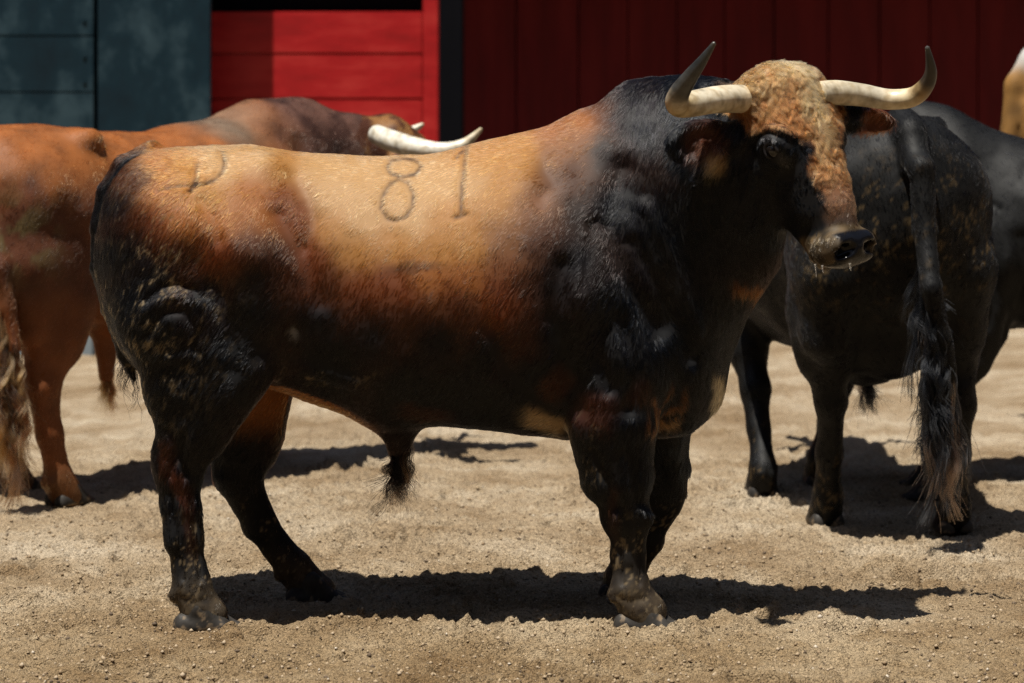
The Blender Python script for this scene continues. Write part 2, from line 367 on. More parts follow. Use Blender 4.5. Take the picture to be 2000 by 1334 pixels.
def fur(parent, P, Q, Nn, count, colf, flow, dens, length, radius, lift=.25, k=4, name='fur', seed=1, curl=None, mat=None, cell=.007, cw=.65, streak=.8):
    r = np.random.default_rng(seed)
    c = P[Q].mean(1); area = np.linalg.norm(np.cross(P[Q[:, 2]]-P[Q[:, 0]], P[Q[:, 3]]-P[Q[:, 1]]), axis=1)
    nf = Nn[Q].mean(1); wt = area*dens(c, nf); wt = wt/wt.sum()
    f = np.searchsorted(np.cumsum(wt), r.random(count)); f = np.minimum(f, len(Q)-1)
    a, b = r.random(count)[:, None], r.random(count)[:, None]
    bil = lambda X: (X[Q[f, 0]]*(1-a)+X[Q[f, 1]]*a)*(1-b)+(X[Q[f, 3]]*(1-a)+X[Q[f, 2]]*a)*b
    p = bil(P); n = bil(Nn); n /= np.linalg.norm(n, axis=1)[:, None]
    d = flow(p, n); d = d-n*(d*n).sum(1)[:, None]; d /= np.maximum(np.linalg.norm(d, axis=1), 1e-6)[:, None]
    s = np.cross(n, d); d0 = np.array([norm(V3(-.5, 0, -.85))])
    # clumping: neighbours lean together
    cl2 = fbm(p, 14, 17)[:, None]
    along = (p*d0).sum(1)[:, None]*d0; q_ = p-along*.82
    d = d+s*(.22*cl2+.16*r.standard_normal((count, 1))); d /= np.linalg.norm(d, axis=1)[:, None]
    L = (length(p)*(.6+.8*r.random(count)))[:, None]
    lf = lift(p)[:, None] if callable(lift) else lift
    lf = lf*(.5+r.random((count, 1)))*(1+.4*noise3(q_, 60, 23)[:, None])
    pts = np.zeros((count, k, 3)); q = p-n*.001; pts[:, 0] = q
    cr = curl(p)[:, None] if curl is not None else 0
    ph = noise3(p, 45, 31)[:, None]*6
    for i in range(1, k):
        t = i/(k-1)
        dd = d+n*(lf*(1.6-1.5*t))+s*cr*np.sin(ph+t*3.0)+n*cr*.3*np.cos(ph+t*3)
        dd /= np.linalg.norm(dd, axis=1)[:, None]; q = q+dd*L/(k-1); pts[:, i] = q
    # hairs of one small cell lean toward its leading hair
    cellp = np.floor((q_ if cell < .01 else p)/cell+.5*np.stack([noise3(p, 60, 51), noise3(p, 60, 52), noise3(p, 60, 53)], 1)).astype(np.int64)
    key = cellp[:, 0]*73856093 ^ cellp[:, 1]*19349663 ^ cellp[:, 2]*83492791
    _, first, inv = np.unique(key, return_index=True, return_inverse=True); g = first[inv]
    ok = (np.linalg.norm(pts[g, 0]-pts[:, 0], axis=1) < cell*6)
    for i in range(1, k):
        w_ = (cw*(i/(k-1))**.8*ok)[:, None]; tgt = pts[g, i]+(pts[:, 0]-pts[g, 0])*.35; pts[:, i] = pts[:, i]*(1-w_)+tgt*w_
    cellr = r.random(len(first))[inv][:, None]
    rad = radius*np.linspace(1, .3, k)[None]*(.5+1.0*r.random((count, 1)))
    col = colf(p, n)*(.6+.8*r.random((count, 1))**1.3)*(1+streak*(cellr-.5))*(1+.35*noise3(q_, 200, 57)[:, None])
    return hair_obj(name, pts, rad, np.clip(col, .004, .95), mat or M_hair, parent)

def locks(name, parent, path, spread, nlock, per, length, colf, seed=3, rad=.0007, wav=.02, flare=0.0, start=.25):
    """long hair hanging from along a path in wavy locks (tail switch, sheath tuft)"""
    r = np.random.default_rng(seed); path = np.array(path, float); k = 12
    out = []; rr = []; cc = []
    tt = np.linspace(0, 1, len(path))
    for _ in range(nlock):
        t0 = start+(1-start)*r.random()**.8
        base = np.array([np.interp(t0, tt, path[:, i]) for i in range(3)])
        a = r.random()*6.283; off = V3(math.cos(a), math.sin(a), 0)*spread*(.3+.7*r.random())
        L = length*(.55+.6*r.random()); drift = off/spread*flare*(.3+r.random())+V3(*(r.standard_normal(3)*flare*.3))
        ph = r.random(2)*6.28; wf = 1.5+2*r.random(); amp = wav*(.4+r.random())
        t = np.linspace(0, 1, k)
        ctr = base+off*(.15+.85*t0)*np.clip(t*2.5, .3, 1)[:, None]*.6+np.c_[drift[0]*t**1.7, drift[1]*t**1.7, -L*t]
        ctr[:, 0] += amp*np.sin(ph[0]+wf*t*6)*t; ctr[:, 1] += amp*np.sin(ph[1]+wf*t*5)*t
        c = colf(t0, r)
        for _ in range(per):
            o = r.standard_normal(3)*.006; fr = r.standard_normal(3)*.010
            out.append(ctr+o*(1-t*.55)[:, None]+fr*(t**3)[:, None]*(1 if r.random() < .8 else 3)); rr.append(rad*np.linspace(1.1, .35, k)*(.7+.6*r.random())); cc.append(np.array(c)*(.7+.6*r.random()))
    return hair_obj(name, np.array(out), np.array(rr), np.clip(np.array(cc), .004, .9), M_long, parent)

def paint(uv, pts, soft=40.0, p=2.7):
    """coat colours blended between the places where the photo shows them"""
    num = 0; den = 0
    for u, v, c in pts:
        wt = 1/((uv[:, 0]-u)**2+(uv[:, 1]-v)**2+soft**2)**p
        num = num+wt[:, None]*np.array(c); den = den+wt
    return num/den[:, None]
def seg_dist(uv, pl):
    d = np.full(len(uv), 1e9)
    for (x0, y0), (x1, y1) in zip(pl[:-1], pl[1:]):
        ex, ey = x1-x0, y1-y0; t = np.clip(((uv[:, 0]-x0)*ex+(uv[:, 1]-y0)*ey)/(ex*ex+ey*ey+1e-9), 0, 1)
        d = np.minimum(d, np.hypot(uv[:, 0]-x0-t*ex, uv[:, 1]-y0-t*ey))
    return d

# ------------------------------------------------------------------ sand
def sand_mat():
    mt, nt, b = nodemat("sand"); L = nt.links.new
    tc = N(nt, "ShaderNodeTexCoord"); V = tc.outputs['Object']
    def no(s, d=4, r=.6):
        n = N(nt, "ShaderNodeTexNoise"); n.inputs['Scale'].default_value = s; n.inputs['Detail'].default_value = d; n.inputs['Roughness'].default_value = r; L(V, n.inputs['Vector']); return n.outputs['Fac']
    def ramp(f, *st):
        c = N(nt, "ShaderNodeValToRGB"); e = c.color_ramp.elements
        while len(e) < len(st): e.new(.5)
        for i, (p, cc) in enumerate(st): e[i].position = p; e[i].color = (*cc, 1)
        L(f, c.inputs[0]); return c.outputs[0]
    def mix(f, a, c, t='MIX'):
        x = N(nt, "ShaderNodeMix", data_type='RGBA', blend_type=t)
        if isinstance(f, float): x.inputs[0].default_value = f
        else: L(f, x.inputs[0])
        for k, q in ((6, a), (7, c)):
            if isinstance(q, tuple): x.inputs[k].default_value = (*q, 1)
            else: L(q, x.inputs[k])
        return x.outputs[2]
    big = ramp(no(1.6, 6, .65), (.36, (.24, .17, .10)), (.50, (.345, .268, .178)), (.63, (.46, .385, .285)))
    sp = N(nt, 'ShaderNodeSeparateXYZ'); L(V, sp.inputs[0]); mr = N(nt, 'ShaderNodeMapRange'); mr.inputs[1].default_value = -.6; mr.inputs[2].default_value = 1.1; L(sp.outputs['Y'], mr.inputs[0])
    tint = mix(mr.outputs[0], (.78, .72, .62), (1.02, 1.01, 1.0)); big = mix(1.0, big, tint, 'MULTIPLY')
    fine = ramp(no(95, 3, .7), (.32, (.30, .27, .24)), (.46, (.95, .95, .95)), (.70, (1.25, 1.22, 1.18)))
    c = mix(.85, big, fine, 'MULTIPLY')
    gr = ramp(no(320, 2, .5), (.33, (.35, .33, .3)), (.45, (1, 1, 1)), (.62, (1.0, 1.0, 1.0)), (.72, (1.7, 1.7, 1.7)))
    c = mix(.8, c, gr, 'MULTIPLY')
    L(c, b.inputs['Base Color']); b.inputs['Roughness'].default_value = .95; b.inputs['Specular IOR Level'].default_value = .1
    vo = N(nt, "ShaderNodeTexVoronoi"); vo.inputs['Scale'].default_value = 170; L(V, vo.inputs['Vector'])
    b1 = N(nt, "ShaderNodeBump"); b1.inputs['Strength'].default_value = 1; b1.inputs['Distance'].default_value = .010; L(no(70, 5, .75), b1.inputs['Height'])
    b2 = N(nt, "ShaderNodeBump"); b2.inputs['Strength'].default_value = .9; b2.inputs['Distance'].default_value = .006; b2.invert = True; L(vo.outputs['Distance'], b2.inputs['Height']); L(b1.outputs[0], b2.inputs['Normal'])
    L(b2.outputs[0], b.inputs['Normal']); return mt
M_sand = sand_mat()
def axis(a, b, c, d, h):                     # fine between b and c, growing outside
    out = list(np.arange(b, c, h)); s = h; x = b
    while x > a: s *= 1.12; x -= s; out.insert(0, x)
    s = h; x = out[-1]
    while x < d: s *= 1.12; x += s; out.append(x)
    return np.array(out)
PITS = []                                    # hollows pressed by hooves: (x, y, r, depth)
def sand_z(x, y):
    P = np.c_[x, y, np.zeros(len(x))]
    z = .010*fbm(P, 2.2, 41, 2)+.0055*fbm(P, 11, 43, 2)
    n = noise3(P, 38, 45); rg = sstep(-.5, .5, noise3(P, 2.6, 44)); z += .0045*n*(.6+.8*rg)
    n2 = noise3(P, 75, 47); z += .0085*np.sign(n2)*np.abs(n2)**1.2*(.5+.9*rg)
    pit = noise3(P, 17, 49); z -= .016*sstep(.35, .75, pit); z += .007*noise3(P, 24, 54)
    z += .004*sstep(.3, .8, noise3(P, 60, 51))
    wx = x+.03*noise3(P, 22, 55); wy = y+.03*noise3(P, 22, 56)
    for px, py, r, dp in PITS:
        q = np.hypot(wx-px, wy-py)/r; z -= dp*np.exp(-q**4); z += dp*.7*np.exp(-((q-1.35)/.25)**2)
    return z
def build_sand():
    r = np.random.default_rng(21)
    for _ in range(150): PITS.append((r.uniform(-1.8, 2.0), r.uniform(-.95, 3.6), r.uniform(.03, .075), r.uniform(.008, .024)))
    xs = axis(-60, -1.6, 1.75, 60, .0055); ys = axis(-12, -1.0, 1.1, 90, .0055); ys = np.concatenate([ys[ys < 1.1], np.arange(1.105, 3.2, .011), axis(3.2, 3.2, 3.21, 90, .012)[1:]])
    # stretch rows a little with distance
    X, Y = np.meshgrid(xs, ys, indexing='xy'); x = X.ravel(); y = Y.ravel()
    z = sand_z(x, y); far = sstep(4, 25, np.hypot(x, y-0.5)); z *= 1-far
    nx, ny = len(xs), len(ys); i = (np.arange(ny-1)[:, None]*nx+np.arange(nx-1)[None]).ravel()
    Q = np.stack([i, i+1, i+1+nx, i+nx], 1)
    o = mesh_obj('sand_ground', np.c_[x, y, z], Q, M_sand); o['kind'] = 'structure'
def build_clods():
    r = np.random.default_rng(5); n = 30000
    x = r.uniform(-1.7, 1.8, n); y = -1.0+3.6*r.random(n)**1.3; s = .0016+.0065*r.random(n)**7
    z = sand_z(x, y)
    base = np.array([(0, 0, 1), (1, 0, 0), (0, 1, 0), (-1, 0, 0), (0, -1, 0), (0, 0, -1)], float)
    T = np.array([(0, 1, 2), (0, 2, 3), (0, 3, 4), (0, 4, 1), (5, 2, 1), (5, 3, 2), (5, 4, 3), (5, 1, 4)])
    a = r.random(n)*6.28; P = base[None]*(.6+.8*r.random((n, 6, 1)))*s[:, None, None]
    Pr = np.stack([P[..., 0]*np.cos(a)[:, None]-P[..., 1]*np.sin(a)[:, None], P[..., 0]*np.sin(a)[:, None]+P[..., 1]*np.cos(a)[:, None], P[..., 2]*.8], -1)
    Pr += np.stack([x, y, z+s*.3], 1)[:, None]
    Tt = (T[None]+(np.arange(n)*6)[:, None, None]).reshape(-1, 3)
    mt, nt, b = nodemat("clod"); at = N(nt, "ShaderNodeAttribute", attribute_name='coat'); nt.links.new(at.outputs['Color'], b.inputs['Base Color']); b.inputs['Roughness'].default_value = .95
    pal = np.array([(.32, .24, .15), (.24, .17, .10), (.36, .28, .19), (.46, .40, .32), (.10, .07, .045)]); c = pal[r.choice(5, n, p=[.34, .30, .2, .03, .13])]
    o = mesh_obj('sand_grit', Pr.reshape(-1, 3), Tt, mt, None, np.repeat(c, 6, 0), None, False)
    o['kind'] = 'stuff'

#CUT
TAN = (.55, .32, .135); ORG = (.38, .130, .028); RST = (.19, .048, .014); BRN = (.055, .018, .008); BLK = (.0038, .0056, .0085); MAU = (.11, .042, .022); TORG = (.47, .215, .055)  # BLK carries a blue tint that paints a sheen into the black
TORSO = [(300, 310, ORG), (260, 330, BRN), (215, 400, BLK), (205, 500, BLK), (350, 325, TORG), (430, 315, TAN), (500, 305, TAN), (400, 370, TORG), (480, 365, ORG), (560, 335, TORG), (610, 320, TAN),
 (640, 345, TAN), (700, 340, TAN), (800, 345, TAN), (860, 345, TAN), (900, 310, TORG), (960, 300, TORG), (1010, 290, TORG), (1080, 262, ORG), (1140, 238, ORG), (1180, 225, MAU), (1215, 230, BLK),
 (310, 380, ORG), (300, 430, RST), (350, 425, ORG), (270, 440, BRN), (250, 490, BLK), (420, 430, ORG), (500, 410, ORG), (550, 400, RST), (590, 430, RST), (480, 480, MAU), (530, 500, BRN), (500, 540, BLK),  # the mauve point on the haunch paints a sheen into the coat
 (420, 490, RST), (350, 500, BRN), (300, 540, BLK), (400, 570, BLK), (500, 600, BLK), (570, 540, BRN), (600, 500, RST), (640, 400, TAN), (640, 450, TORG), (620, 520, RST), (700, 420, TAN), (800, 430, TAN), (900, 420, TORG), (900, 350, TAN), (980, 380, TORG),
 (1030, 330, TORG), (1040, 400, (.22, .095, .045)), (1060, 350, (.12, .05, .028)), (1000, 460, (.28, .13, .06)), (700, 500, TORG), (780, 490, TORG), (860, 500, TORG), (930, 480, TORG), (1000, 520, (.24, .09, .038)), (1060, 460, (.10, .045, .03)), (1080, 300, (.26, .12, .055)), (1120, 280, (.24, .10, .04)),
 (1110, 350, (.09, .045, .03)), (1130, 420, (.03, .022, .02)), (1110, 500, BLK), (640, 550, BRN), (700, 545, RST), (760, 545, RST), (850, 545, ORG), (920, 550, ORG), (980, 560, RST), (1040, 560, BRN), (1080, 560, BLK), (700, 570, RST), (800, 575, RST), (900, 578, RST), (700, 600, BRN), (800, 610, BRN), (900, 600, BRN),
 (980, 610, RST), (1010, 650, BRN), (620, 620, BLK), (720, 650, BLK), (850, 660, BLK), (950, 690, BLK), (1080, 640, BLK), (1180, 300, BLK), (1200, 400, BLK), (1250, 250, BLK), (1230, 200, BLK), (1350, 200, BLK),
 (1200, 600, BLK), (1300, 450, BLK), (1400, 400, BLK), (1350, 650, BLK), (1250, 750, BLK), (1100, 720, BLK), (800, 750, BLK), (950, 780, BLK), (650, 700, BLK), (450, 700, BLK), (300, 650, BLK), (350, 780, BLK), (1050, 740, BLK), (1300, 900, BLK), (1150, 950, BLK), (400, 1000, BLK),
 (250, 600, BLK), (900, 760, BLK)]
SPOTS = [(1215, 1110, 22, 60, 0, (.05, .045, .04), .5), (375, 1090, 22, 60, .1, (.05, .045, .04), .5),    # (u, v, ru, rv, angle, colour, strength)
 (1165, 800, 40, 40, .3, RST, .28), (1068, 818, 38, 20, .5, (.50, .34, .18), 1.), (1290, 800, 30, 45, .2, ORG, .55), (1300, 830, 16, 28, .3, TAN, .5), (1090, 745, 26, 34, .6, BRN, .9), (570, 658, 7, 12, -.5, (.40, .38, .35), .6),
 (1402, 768, 14, 32, -.1, (.50, .40, .24), .9), (340, 950, 14, 50, -.5, RST, .4), (365, 1020, 12, 60, 0, BRN, .7), (1460, 570, 34, 14, .2, ORG, .4), (840, 800, 60, 14, .1, BRN, .6), (1240, 760, 20, 26, .4, BRN, .5),
 (325, 905, 20, 40, .2, BRN, .9), (1203, 1010, 10, 60, 0, BRN, .5), (820, 530, 60, 10, .0, BRN, .55)]
BRANDW = 1.4
BRAND = [([(788, 310), (765, 314), (756, 326), (763, 340), (788, 346), (812, 340), (822, 325), (812, 313), (788, 310)], 2.6),
         ([(778, 350), (760, 362), (747, 385), (745, 408), (757, 426), (772, 431), (793, 424), (806, 405), (808, 380), (797, 358), (778, 350)], 3.0),
         ([(912, 284), (908, 318), (903, 360), (901, 415)], 3.0), ([(890, 425), (903, 420), (908, 418)], 3.4), ([(905, 292), (893, 308)], 2.0),
         ([(436, 298), (440, 318), (435, 336), (420, 352), (400, 360), (386, 362)], 3.0), ([(386, 322), (384, 350), (372, 374)], 2.4), ([(386, 362), (372, 374)], 3.0), ([(310, 372), (345, 364), (386, 362)], 1.6)]
GROOVES = [([(575, 345), (600, 385), (612, 430), (600, 480)], 18, -.008), ([(545, 420), (575, 470), (600, 520), (625, 590)], 20, -.009), ([(372, 960), (382, 1050), (392, 1130)], 6, -.009), ([(330, 960), (345, 1050), (358, 1130)], 5, -.007), ([(1212, 1040), (1214, 1090), (1216, 1140)], 6, -.008), ([(1246, 1040), (1247, 1090), (1250, 1140)], 5, -.007), ([(1190, 990), (1200, 1010), (1196, 1035)], 6, .006), ([(1235, 985), (1262, 1000), (1266, 1025)], 7, .007), ([(345, 1165), (380, 1178), (400, 1170)], 7, -.003), ([(1195, 1165), (1235, 1176), (1260, 1168)], 7, -.003), ([(1160, 880), (1185, 940), (1205, 990)], 9, -.011), ([(1230, 880), (1240, 940), (1245, 985)], 9, -.010), ([(360, 850), (352, 890), (365, 930)], 8, -.011), ([(285, 585), (310, 562), (345, 553), (385, 563)], 8, -.005), ([(280, 612), (310, 588), (345, 578), (395, 592)], 7, .004),
 ([(290, 650), (320, 612), (360, 608), (385, 640), (380, 685)], 9, -.006), ([(300, 692), (335, 700), (372, 690)], 8, .004), ([(325, 640), (330, 690)], 5, -.003), ([(365, 560), (400, 580), (410, 540)], 6, -.004),
 ([(1152, 440), (1168, 428), (1188, 436)], 8, -.006), ([(1155, 450), (1148, 500), (1140, 560)], 9, -.006), ([(1215, 330), (1200, 380), (1195, 430), (1215, 500), (1240, 560), (1290, 640)], 24, -.017), ([(1240, 470), (1290, 560), (1330, 650), (1350, 700)], 14, -.010), ([(1262, 400), (1320, 520), (1365, 640)], 14, .009),
 ([(1065, 330), (1080, 360), (1060, 385)], 20, -.008), ([(1180, 640), (1170, 700), (1190, 760)], 14, -.012), ([(1100, 520), (1085, 620), (1110, 720), (1125, 800)], 20, -.014), ([(1215, 620), (1240, 720), (1230, 800)], 14, -.010),
 ([(500, 700), (540, 665), (575, 645)], 16, -.004), ([(520, 760), (550, 720), (590, 715), (640, 730), (700, 750)], 14, .010), ([(420, 560), (450, 640), (455, 720)], 20, -.010), ([(330, 840), (345, 880), (330, 930)], 9, -.010), ([(372, 850), (370, 900)], 8, .006),
 ([(960, 640), (990, 720), (1060, 790)], 16, -.007), ([(690, 470), (700, 560), (720, 650)], 20, -.0025), ([(760, 440), (775, 550), (790, 660)], 20, -.0025), ([(840, 430), (855, 550), (870, 660)], 20, -.0025), ([(920, 430), (935, 540), (950, 650)], 20, -.0025),
 ([(395, 395), (420, 430), (430, 470)], 14, -.006), ([(340, 310), (380, 325), (430, 330)], 10, -.004), ([(1230, 1000), (1262, 1005), (1272, 1020)], 8, .007)]
BUMPS = [(525, 315, 40, 28, 0, .018), (470, 490, 55, 45, .5, .020), (1130, 580, 45, 75, 0, .020), (1210, 700, 50, 60, 0, .012), (390, 440, 70, 50, 0, .012), (330, 480, 50, 60, 0, .008), (1075, 440, 40, 80, 0, .010), (450, 800, 45, 55, 0, .012), (350, 760, 40, 60, 0, .006), (1250, 300, 60, 90, .4, .012), (820, 600, 160, 80, 0, .010)]

def main_uv(P):
    D = CAMD-np.abs(P[:, 1]); return np.c_[1000+P[:, 0]*FPX/D, HOR+(CAMH-P[:, 2])*FPX/D]
def smear(f, P, s): return sstep(*s, f)

def main_bull():
    root = thing('bull', 'tan-backed bull with black neck and curly rust forehead, branded 81, standing side-on', 'bull', (0, 0, 0))
    H = Head(m(1558, 147, -.22), math.radians(-51), math.radians(65), 0, 1.0, math.radians(4))
    F = Field((-1.2, -.66, -.01), (1.25, .46, 1.58), .0072)
    trunk(F)
    # neck, crest, chest, dewlap
    F.cone(m(1230, 410, .0), m(1425, 320, -.10), (.30, .22), (.20, .165), .06, u=(0, 0, 1))
    F.cone(m(1425, 320, -.10), m(1490, 290, -.13), (.20, .165), (.155, .125), .05, u=(0, 0, 1))
    F.cone(m(1250, 230, 0), m(1400, 215, -.06), (.10, .12), (.085, .11), .05, u=(0, 0, 1))
    F.cone(m(1430, 440, -.10), m(1320, 640, -.01), (.15, .13), (.15, .19), .08)
    F.cone(m(1462, 500, -.14), m(1392, 620, -.04), (.08, .05), (.06, .06), .06)
    F.cone(m(1392, 620, -.04), m(1368, 775, .0), (.065, .05), (.055, .035), .05)
    F.ell(m(1310, 720, 0), (.13, .20, .17), k=.06)
    # shoulders
    for q in (-1, 1):
        F.ell(m(1160, 560, q*.20), (.15, .12, .26), k=.08)
        F.ell(m(1215, 720, q*.20), (.13, .11, .15), k=.06)
    H.build(F, ears=False)
    # near ear droops outward and down, cup toward the camera; far ear lies level
    def ear(base, tip, wid, face, k=.02):
        d = norm(tip-base); L = np.linalg.norm(tip-base); f2 = norm(face-d*np.dot(face, d)); e = np.cross(d, f2); c = (base+tip)/2
        F.cup(c, (L*.58, wid, .026), (d, e, f2), f2*.022, (L*.52, wid*.80, .024), .008)
        F.cone(base-d*.03, base+d*.03, (.038, .028), (.034, .024), .03, u=e)
        return c
    e1 = ear(m(1428, 268, -.26), m(1312, 285, -.33), .062, V3(.1, -1, -.05)); e2 = ear(m(1652, 228, -.09), m(1742, 240, -.03), .036, V3(.3, -1, -.1))
    F.cone(m(1390, 290, -.31), m(1362, 345, -.33), (.045, .016), (.02, .012), .02)
    # legs
    for q in (-1, 1):
        s = .015 if q > 0 else 0
        F.cone(m(345, 430, q*.15), m(360, 620, q*.19), (.15, .12), (.165, .115), .06)
        F.cone(m(360, 620, q*.19), m(380, 760, q*.20), (.165, .115), (.125, .085), .05)
        F.cone(m(480, 520, q*.18), m(450, 690, q*.21), (.12, .11), (.10, .085), .06)
    HN = [m(450, 700, -.22), m(385, 830, -.21), m(347, 915, -.20), m(360, 1045, -.20), m(375, 1150, -.20), m(390, 1186, -.20)]
    leg_chain(F, HN, -1, 'hind'); F.cone(m(450, 740, -.21), m(385, 850, -.21), (.085, .07), (.065, .055), .04)
    F.cone(m(345, 760, -.20), m(352, 850, -.20), (.085, .06), (.05, .045), .04)
    F.cone(m(352, 985, -.20), m(360, 1060, -.20), (.054, .04), (.050, .038), .02)
    HF = [m(490, 740, .20), m(488, 840, .20), m(462, 925, .20), m(508, 1025, .20), m(575, 1110, .20), m(598, 1140, .20)]
    leg_chain(F, HF, 1, 'hind'); F.cone(m(508, 760, .2), m(490, 880, .2), (.085, .07), (.075, .06), .04)
    FN = [m(1200, 830, -.22), m(1208, 930, -.21), m(1227, 1015, -.20), m(1227, 1085, -.20), m(1232, 1150, -.20), m(1247, 1182, -.20)]
    leg_chain(F, FN, -1, 'fore'); F.cone(m(1180, 780, -.23), m(1200, 930, -.21), (.10, .08), (.085, .06), .05)
    FF = [m(1270, 840, .20), m(1285, 920, .20), m(1292, 975, .20), m(1262, 1055, .22), m(1225, 1110, .24), m(1215, 1140, .24)]
    leg_chain(F, FF, 1, 'fore'); F.cone(m(1295, 850, .12), m(1300, 950, .2), (.06, .07), (.05, .05), .03)
    # sheath, scrotum, tail dock
    F.cone(m(775, 800, 0), m(778, 872, 0), (.062, .045), (.036, .03), .05)
    TAIL = [(m(300, 300, 0), (.035, .045)), (m(245, 325, -.01), (.033, .035)), (m(212, 375, -.015), .030), (m(197, 440, -.02), .028), (m(194, 520, -.03), .024), (m(212, 600, -.03), .020), (m(242, 690, -.03), .016), (m(262, 740, -.03), .010)]
    F.chain(TAIL, .012)
    P, Q = F.mesh(4); Nn = vnormals(P, Q)
    uv = main_uv(P); side = sstep(.15, .6, np.abs(Nn[:, 1])); a, l, n = H.loc(P)
    onhead = (a > -.10) & (np.abs(l) < .2) & (n > -.2) & (P[:, 0] > .58)
    legf = 1-.6*sstep(860, 960, uv[:, 1])
    disp = np.zeros(len(P))
    for pl, wd, dp in GROOVES: disp += dp*np.exp(-(seg_dist(uv, pl)/wd)**2)
    for pl, wd in BRAND: disp += -.0030*np.exp(-(seg_dist(uv, pl)/5.5)**2)
    for u, v, ru, rv, an, dp in BUMPS:
        du, dv = uv[:, 0]-u, uv[:, 1]-v; c, s_ = math.cos(an), math.sin(an); disp += dp*np.exp(-((du*c+dv*s_)/ru)**2-((dv*c-du*s_)/rv)**2)
    disp *= side*(~onhead)*(1+.25*sstep(880, 800, uv[:, 1]))
    disp += .0028*fbm(P, 7, 61)*(~onhead)+.003*noise3(P, 26, 63)*sstep(.55, .35, P[:, 2])+.0005*fbm(P, 40, 62)
    # folds around the eye and on the neck
    for q in (1, -1):
        e = np.hypot(a-.19, (n+.075)*1.1); lm = (np.sign(l) == q)*(np.abs(l) > .05)*onhead
        disp += lm*(sstep(.02, -.05, a-.19)+.15)*(.005*np.exp(-((e-.045)/.008)**2)-.005*np.exp(-((e-.060)/.008)**2)+.004*np.exp(-((e-.078)/.009)**2))
    P = P+Nn*disp[:, None]; Nn = vnormals(P, Q)

    def coat(P, Nn=None):
        uv = main_uv(P); wob = np.c_[fbm(P, 5, 71), fbm(P, 5, 75)]*13+np.c_[fbm(P, 30, 72), fbm(P, 30, 76)]*5
        w2 = uv+wob; c = paint(w2, TORSO)
        for u, v, ru, rv, an, cc, st in SPOTS:
            du, dv = w2[:, 0]-u, w2[:, 1]-v; cs, sn = math.cos(an), math.sin(an); k = (st*np.exp(-((du*cs+dv*sn)/ru)**4-((dv*cs-du*sn)/rv)**4))[:, None]
            if u == 1290 or u == 1300: k = k*sstep(-.1, .4, noise3(P*np.array([1, 1, .4]), 60, 77))[:, None]
            c = c*(1-k)+np.array(cc)*k
        # under the belly and inside the thigh
        k = (sstep(-.40, -.12, P[:, 0]*-1-.22)*0+sstep(-.95, -.80, P[:, 0])*(1-sstep(-.52, -.34, P[:, 0]))*sstep(.86, .72, P[:, 2])*sstep(.45, .55, P[:, 2])*(np.abs(P[:, 1]) < .17)*.9)[:, None]; c = c*(1-k)+np.array(ORG)*k
        # dark dorsal hair over the tail
        tl = seg_dist(uv, [(300, 290), (245, 318), (208, 370), (192, 440), (190, 520)]); k = (np.exp(-(tl/16)**2)*(np.abs(P[:, 1]) < .08)*sstep(325, 260, uv[:, 0]))[:, None]; c = c*(1-k)+np.array(BLK)*k
        for pl, wd in BRAND:
            k = (.9*np.exp(-((seg_dist(uv, pl)+1.6*noise3(P, 90, 78))/(wd*BRANDW))**2)*(.8+.3*noise3(P, 50, 79))*(P[:, 1] < 0))[:, None]; c = c*(1-k)+np.array((.050, .020, .008))*k
        # mud on the quarters, hocks and lower legs
        mud = sstep(.45, .75, .55*fbm(P, 22, 81)+1.0*fbm(P, 130, 83))*1.6
        reg = np.exp(-((uv[:, 0]-300)/110)**2-((uv[:, 1]-600)/190)**2)*1.0+.8*sstep(960, 1120, uv[:, 1])+.55*np.exp(-((uv[:, 0]-640)/110)**2-((uv[:, 1]-735)/24)**2)+.5*np.exp(-((uv[:, 0]-1150)/30)**2-((uv[:, 1]-900)/80)**2)+.6*np.exp(-((uv[:, 0]-340)/30)**2-((uv[:, 1]-670)/22)**2)+.5*sstep(1000, 1100, uv[:, 1])
        k = np.clip(mud*reg*.75, 0, .9)[:, None]; c = c*(1-k)+np.array((.27, .20, .115))*k
        k = (np.clip(sstep(1090, 1200, uv[:, 1])*(.55+.4*fbm(P, 40, 84)), 0, .85)*(P[:, 2] < .25))[:, None]; c = c*(1-k)+np.array((.16, .12, .075))*k
        # head
        a, l, n = H.loc(P); hd = (a > -.12) & (np.abs(l) < .155) & (n > -.26) & (a < .6); wn = fbm(P, 22, 91)*.012; A = a+wn; Lq = np.abs(l)+fbm(P, 22, 92)*.010
        wl = np.interp(A, [-.1, .08, .13, .17, .22, .30, .38, .46], [.2, .2, .115, .078, .068, .060, .055, .052])
        strip = sstep(.008, -.008, Lq-wl)*sstep(-.16, -.12, n+(A > .12)*-.055)*sstep(.45, .36, A)
        crown = sstep(.20, .11, A)*sstep(-.20, -.15, n)
        eye = np.hypot(A-.19, n+.075); rim = sstep(.088, .070, eye)*(np.abs(l) > .055)
        k = np.clip(np.maximum(strip, crown*(Lq < .2)), 0, 1)*(1-rim)
        light = sstep(.07, .0, np.abs(l+.012+fbm(P, 14, 93)*.03))*sstep(.34, .05, A)
        top = sstep(.06, -.02, A); light = np.clip(np.maximum(light*1.1, top*.5)+.10+.25*fbm(P, 50, 94), 0, 1)[:, None]
        hc = np.array((.32, .122, .042))*(1-light)+np.array((.50, .30, .14))*light
        gre = sstep(.26, .42, A)[:, None]; hc = hc*(1-gre)+np.array((.22, .13, .085))*gre
        face = np.array(BLK)*np.ones((len(P), 3)); face = face*(1-k[:, None])+hc*k[:, None]
        mz = sstep(.415, .435, A)[:, None]; mzn = .75+.5*fbm(P, 40, 96)[:, None]; face = face*(1-mz)+np.array((.19, .13, .068))*np.clip(mzn, .2, 1.6)*mz
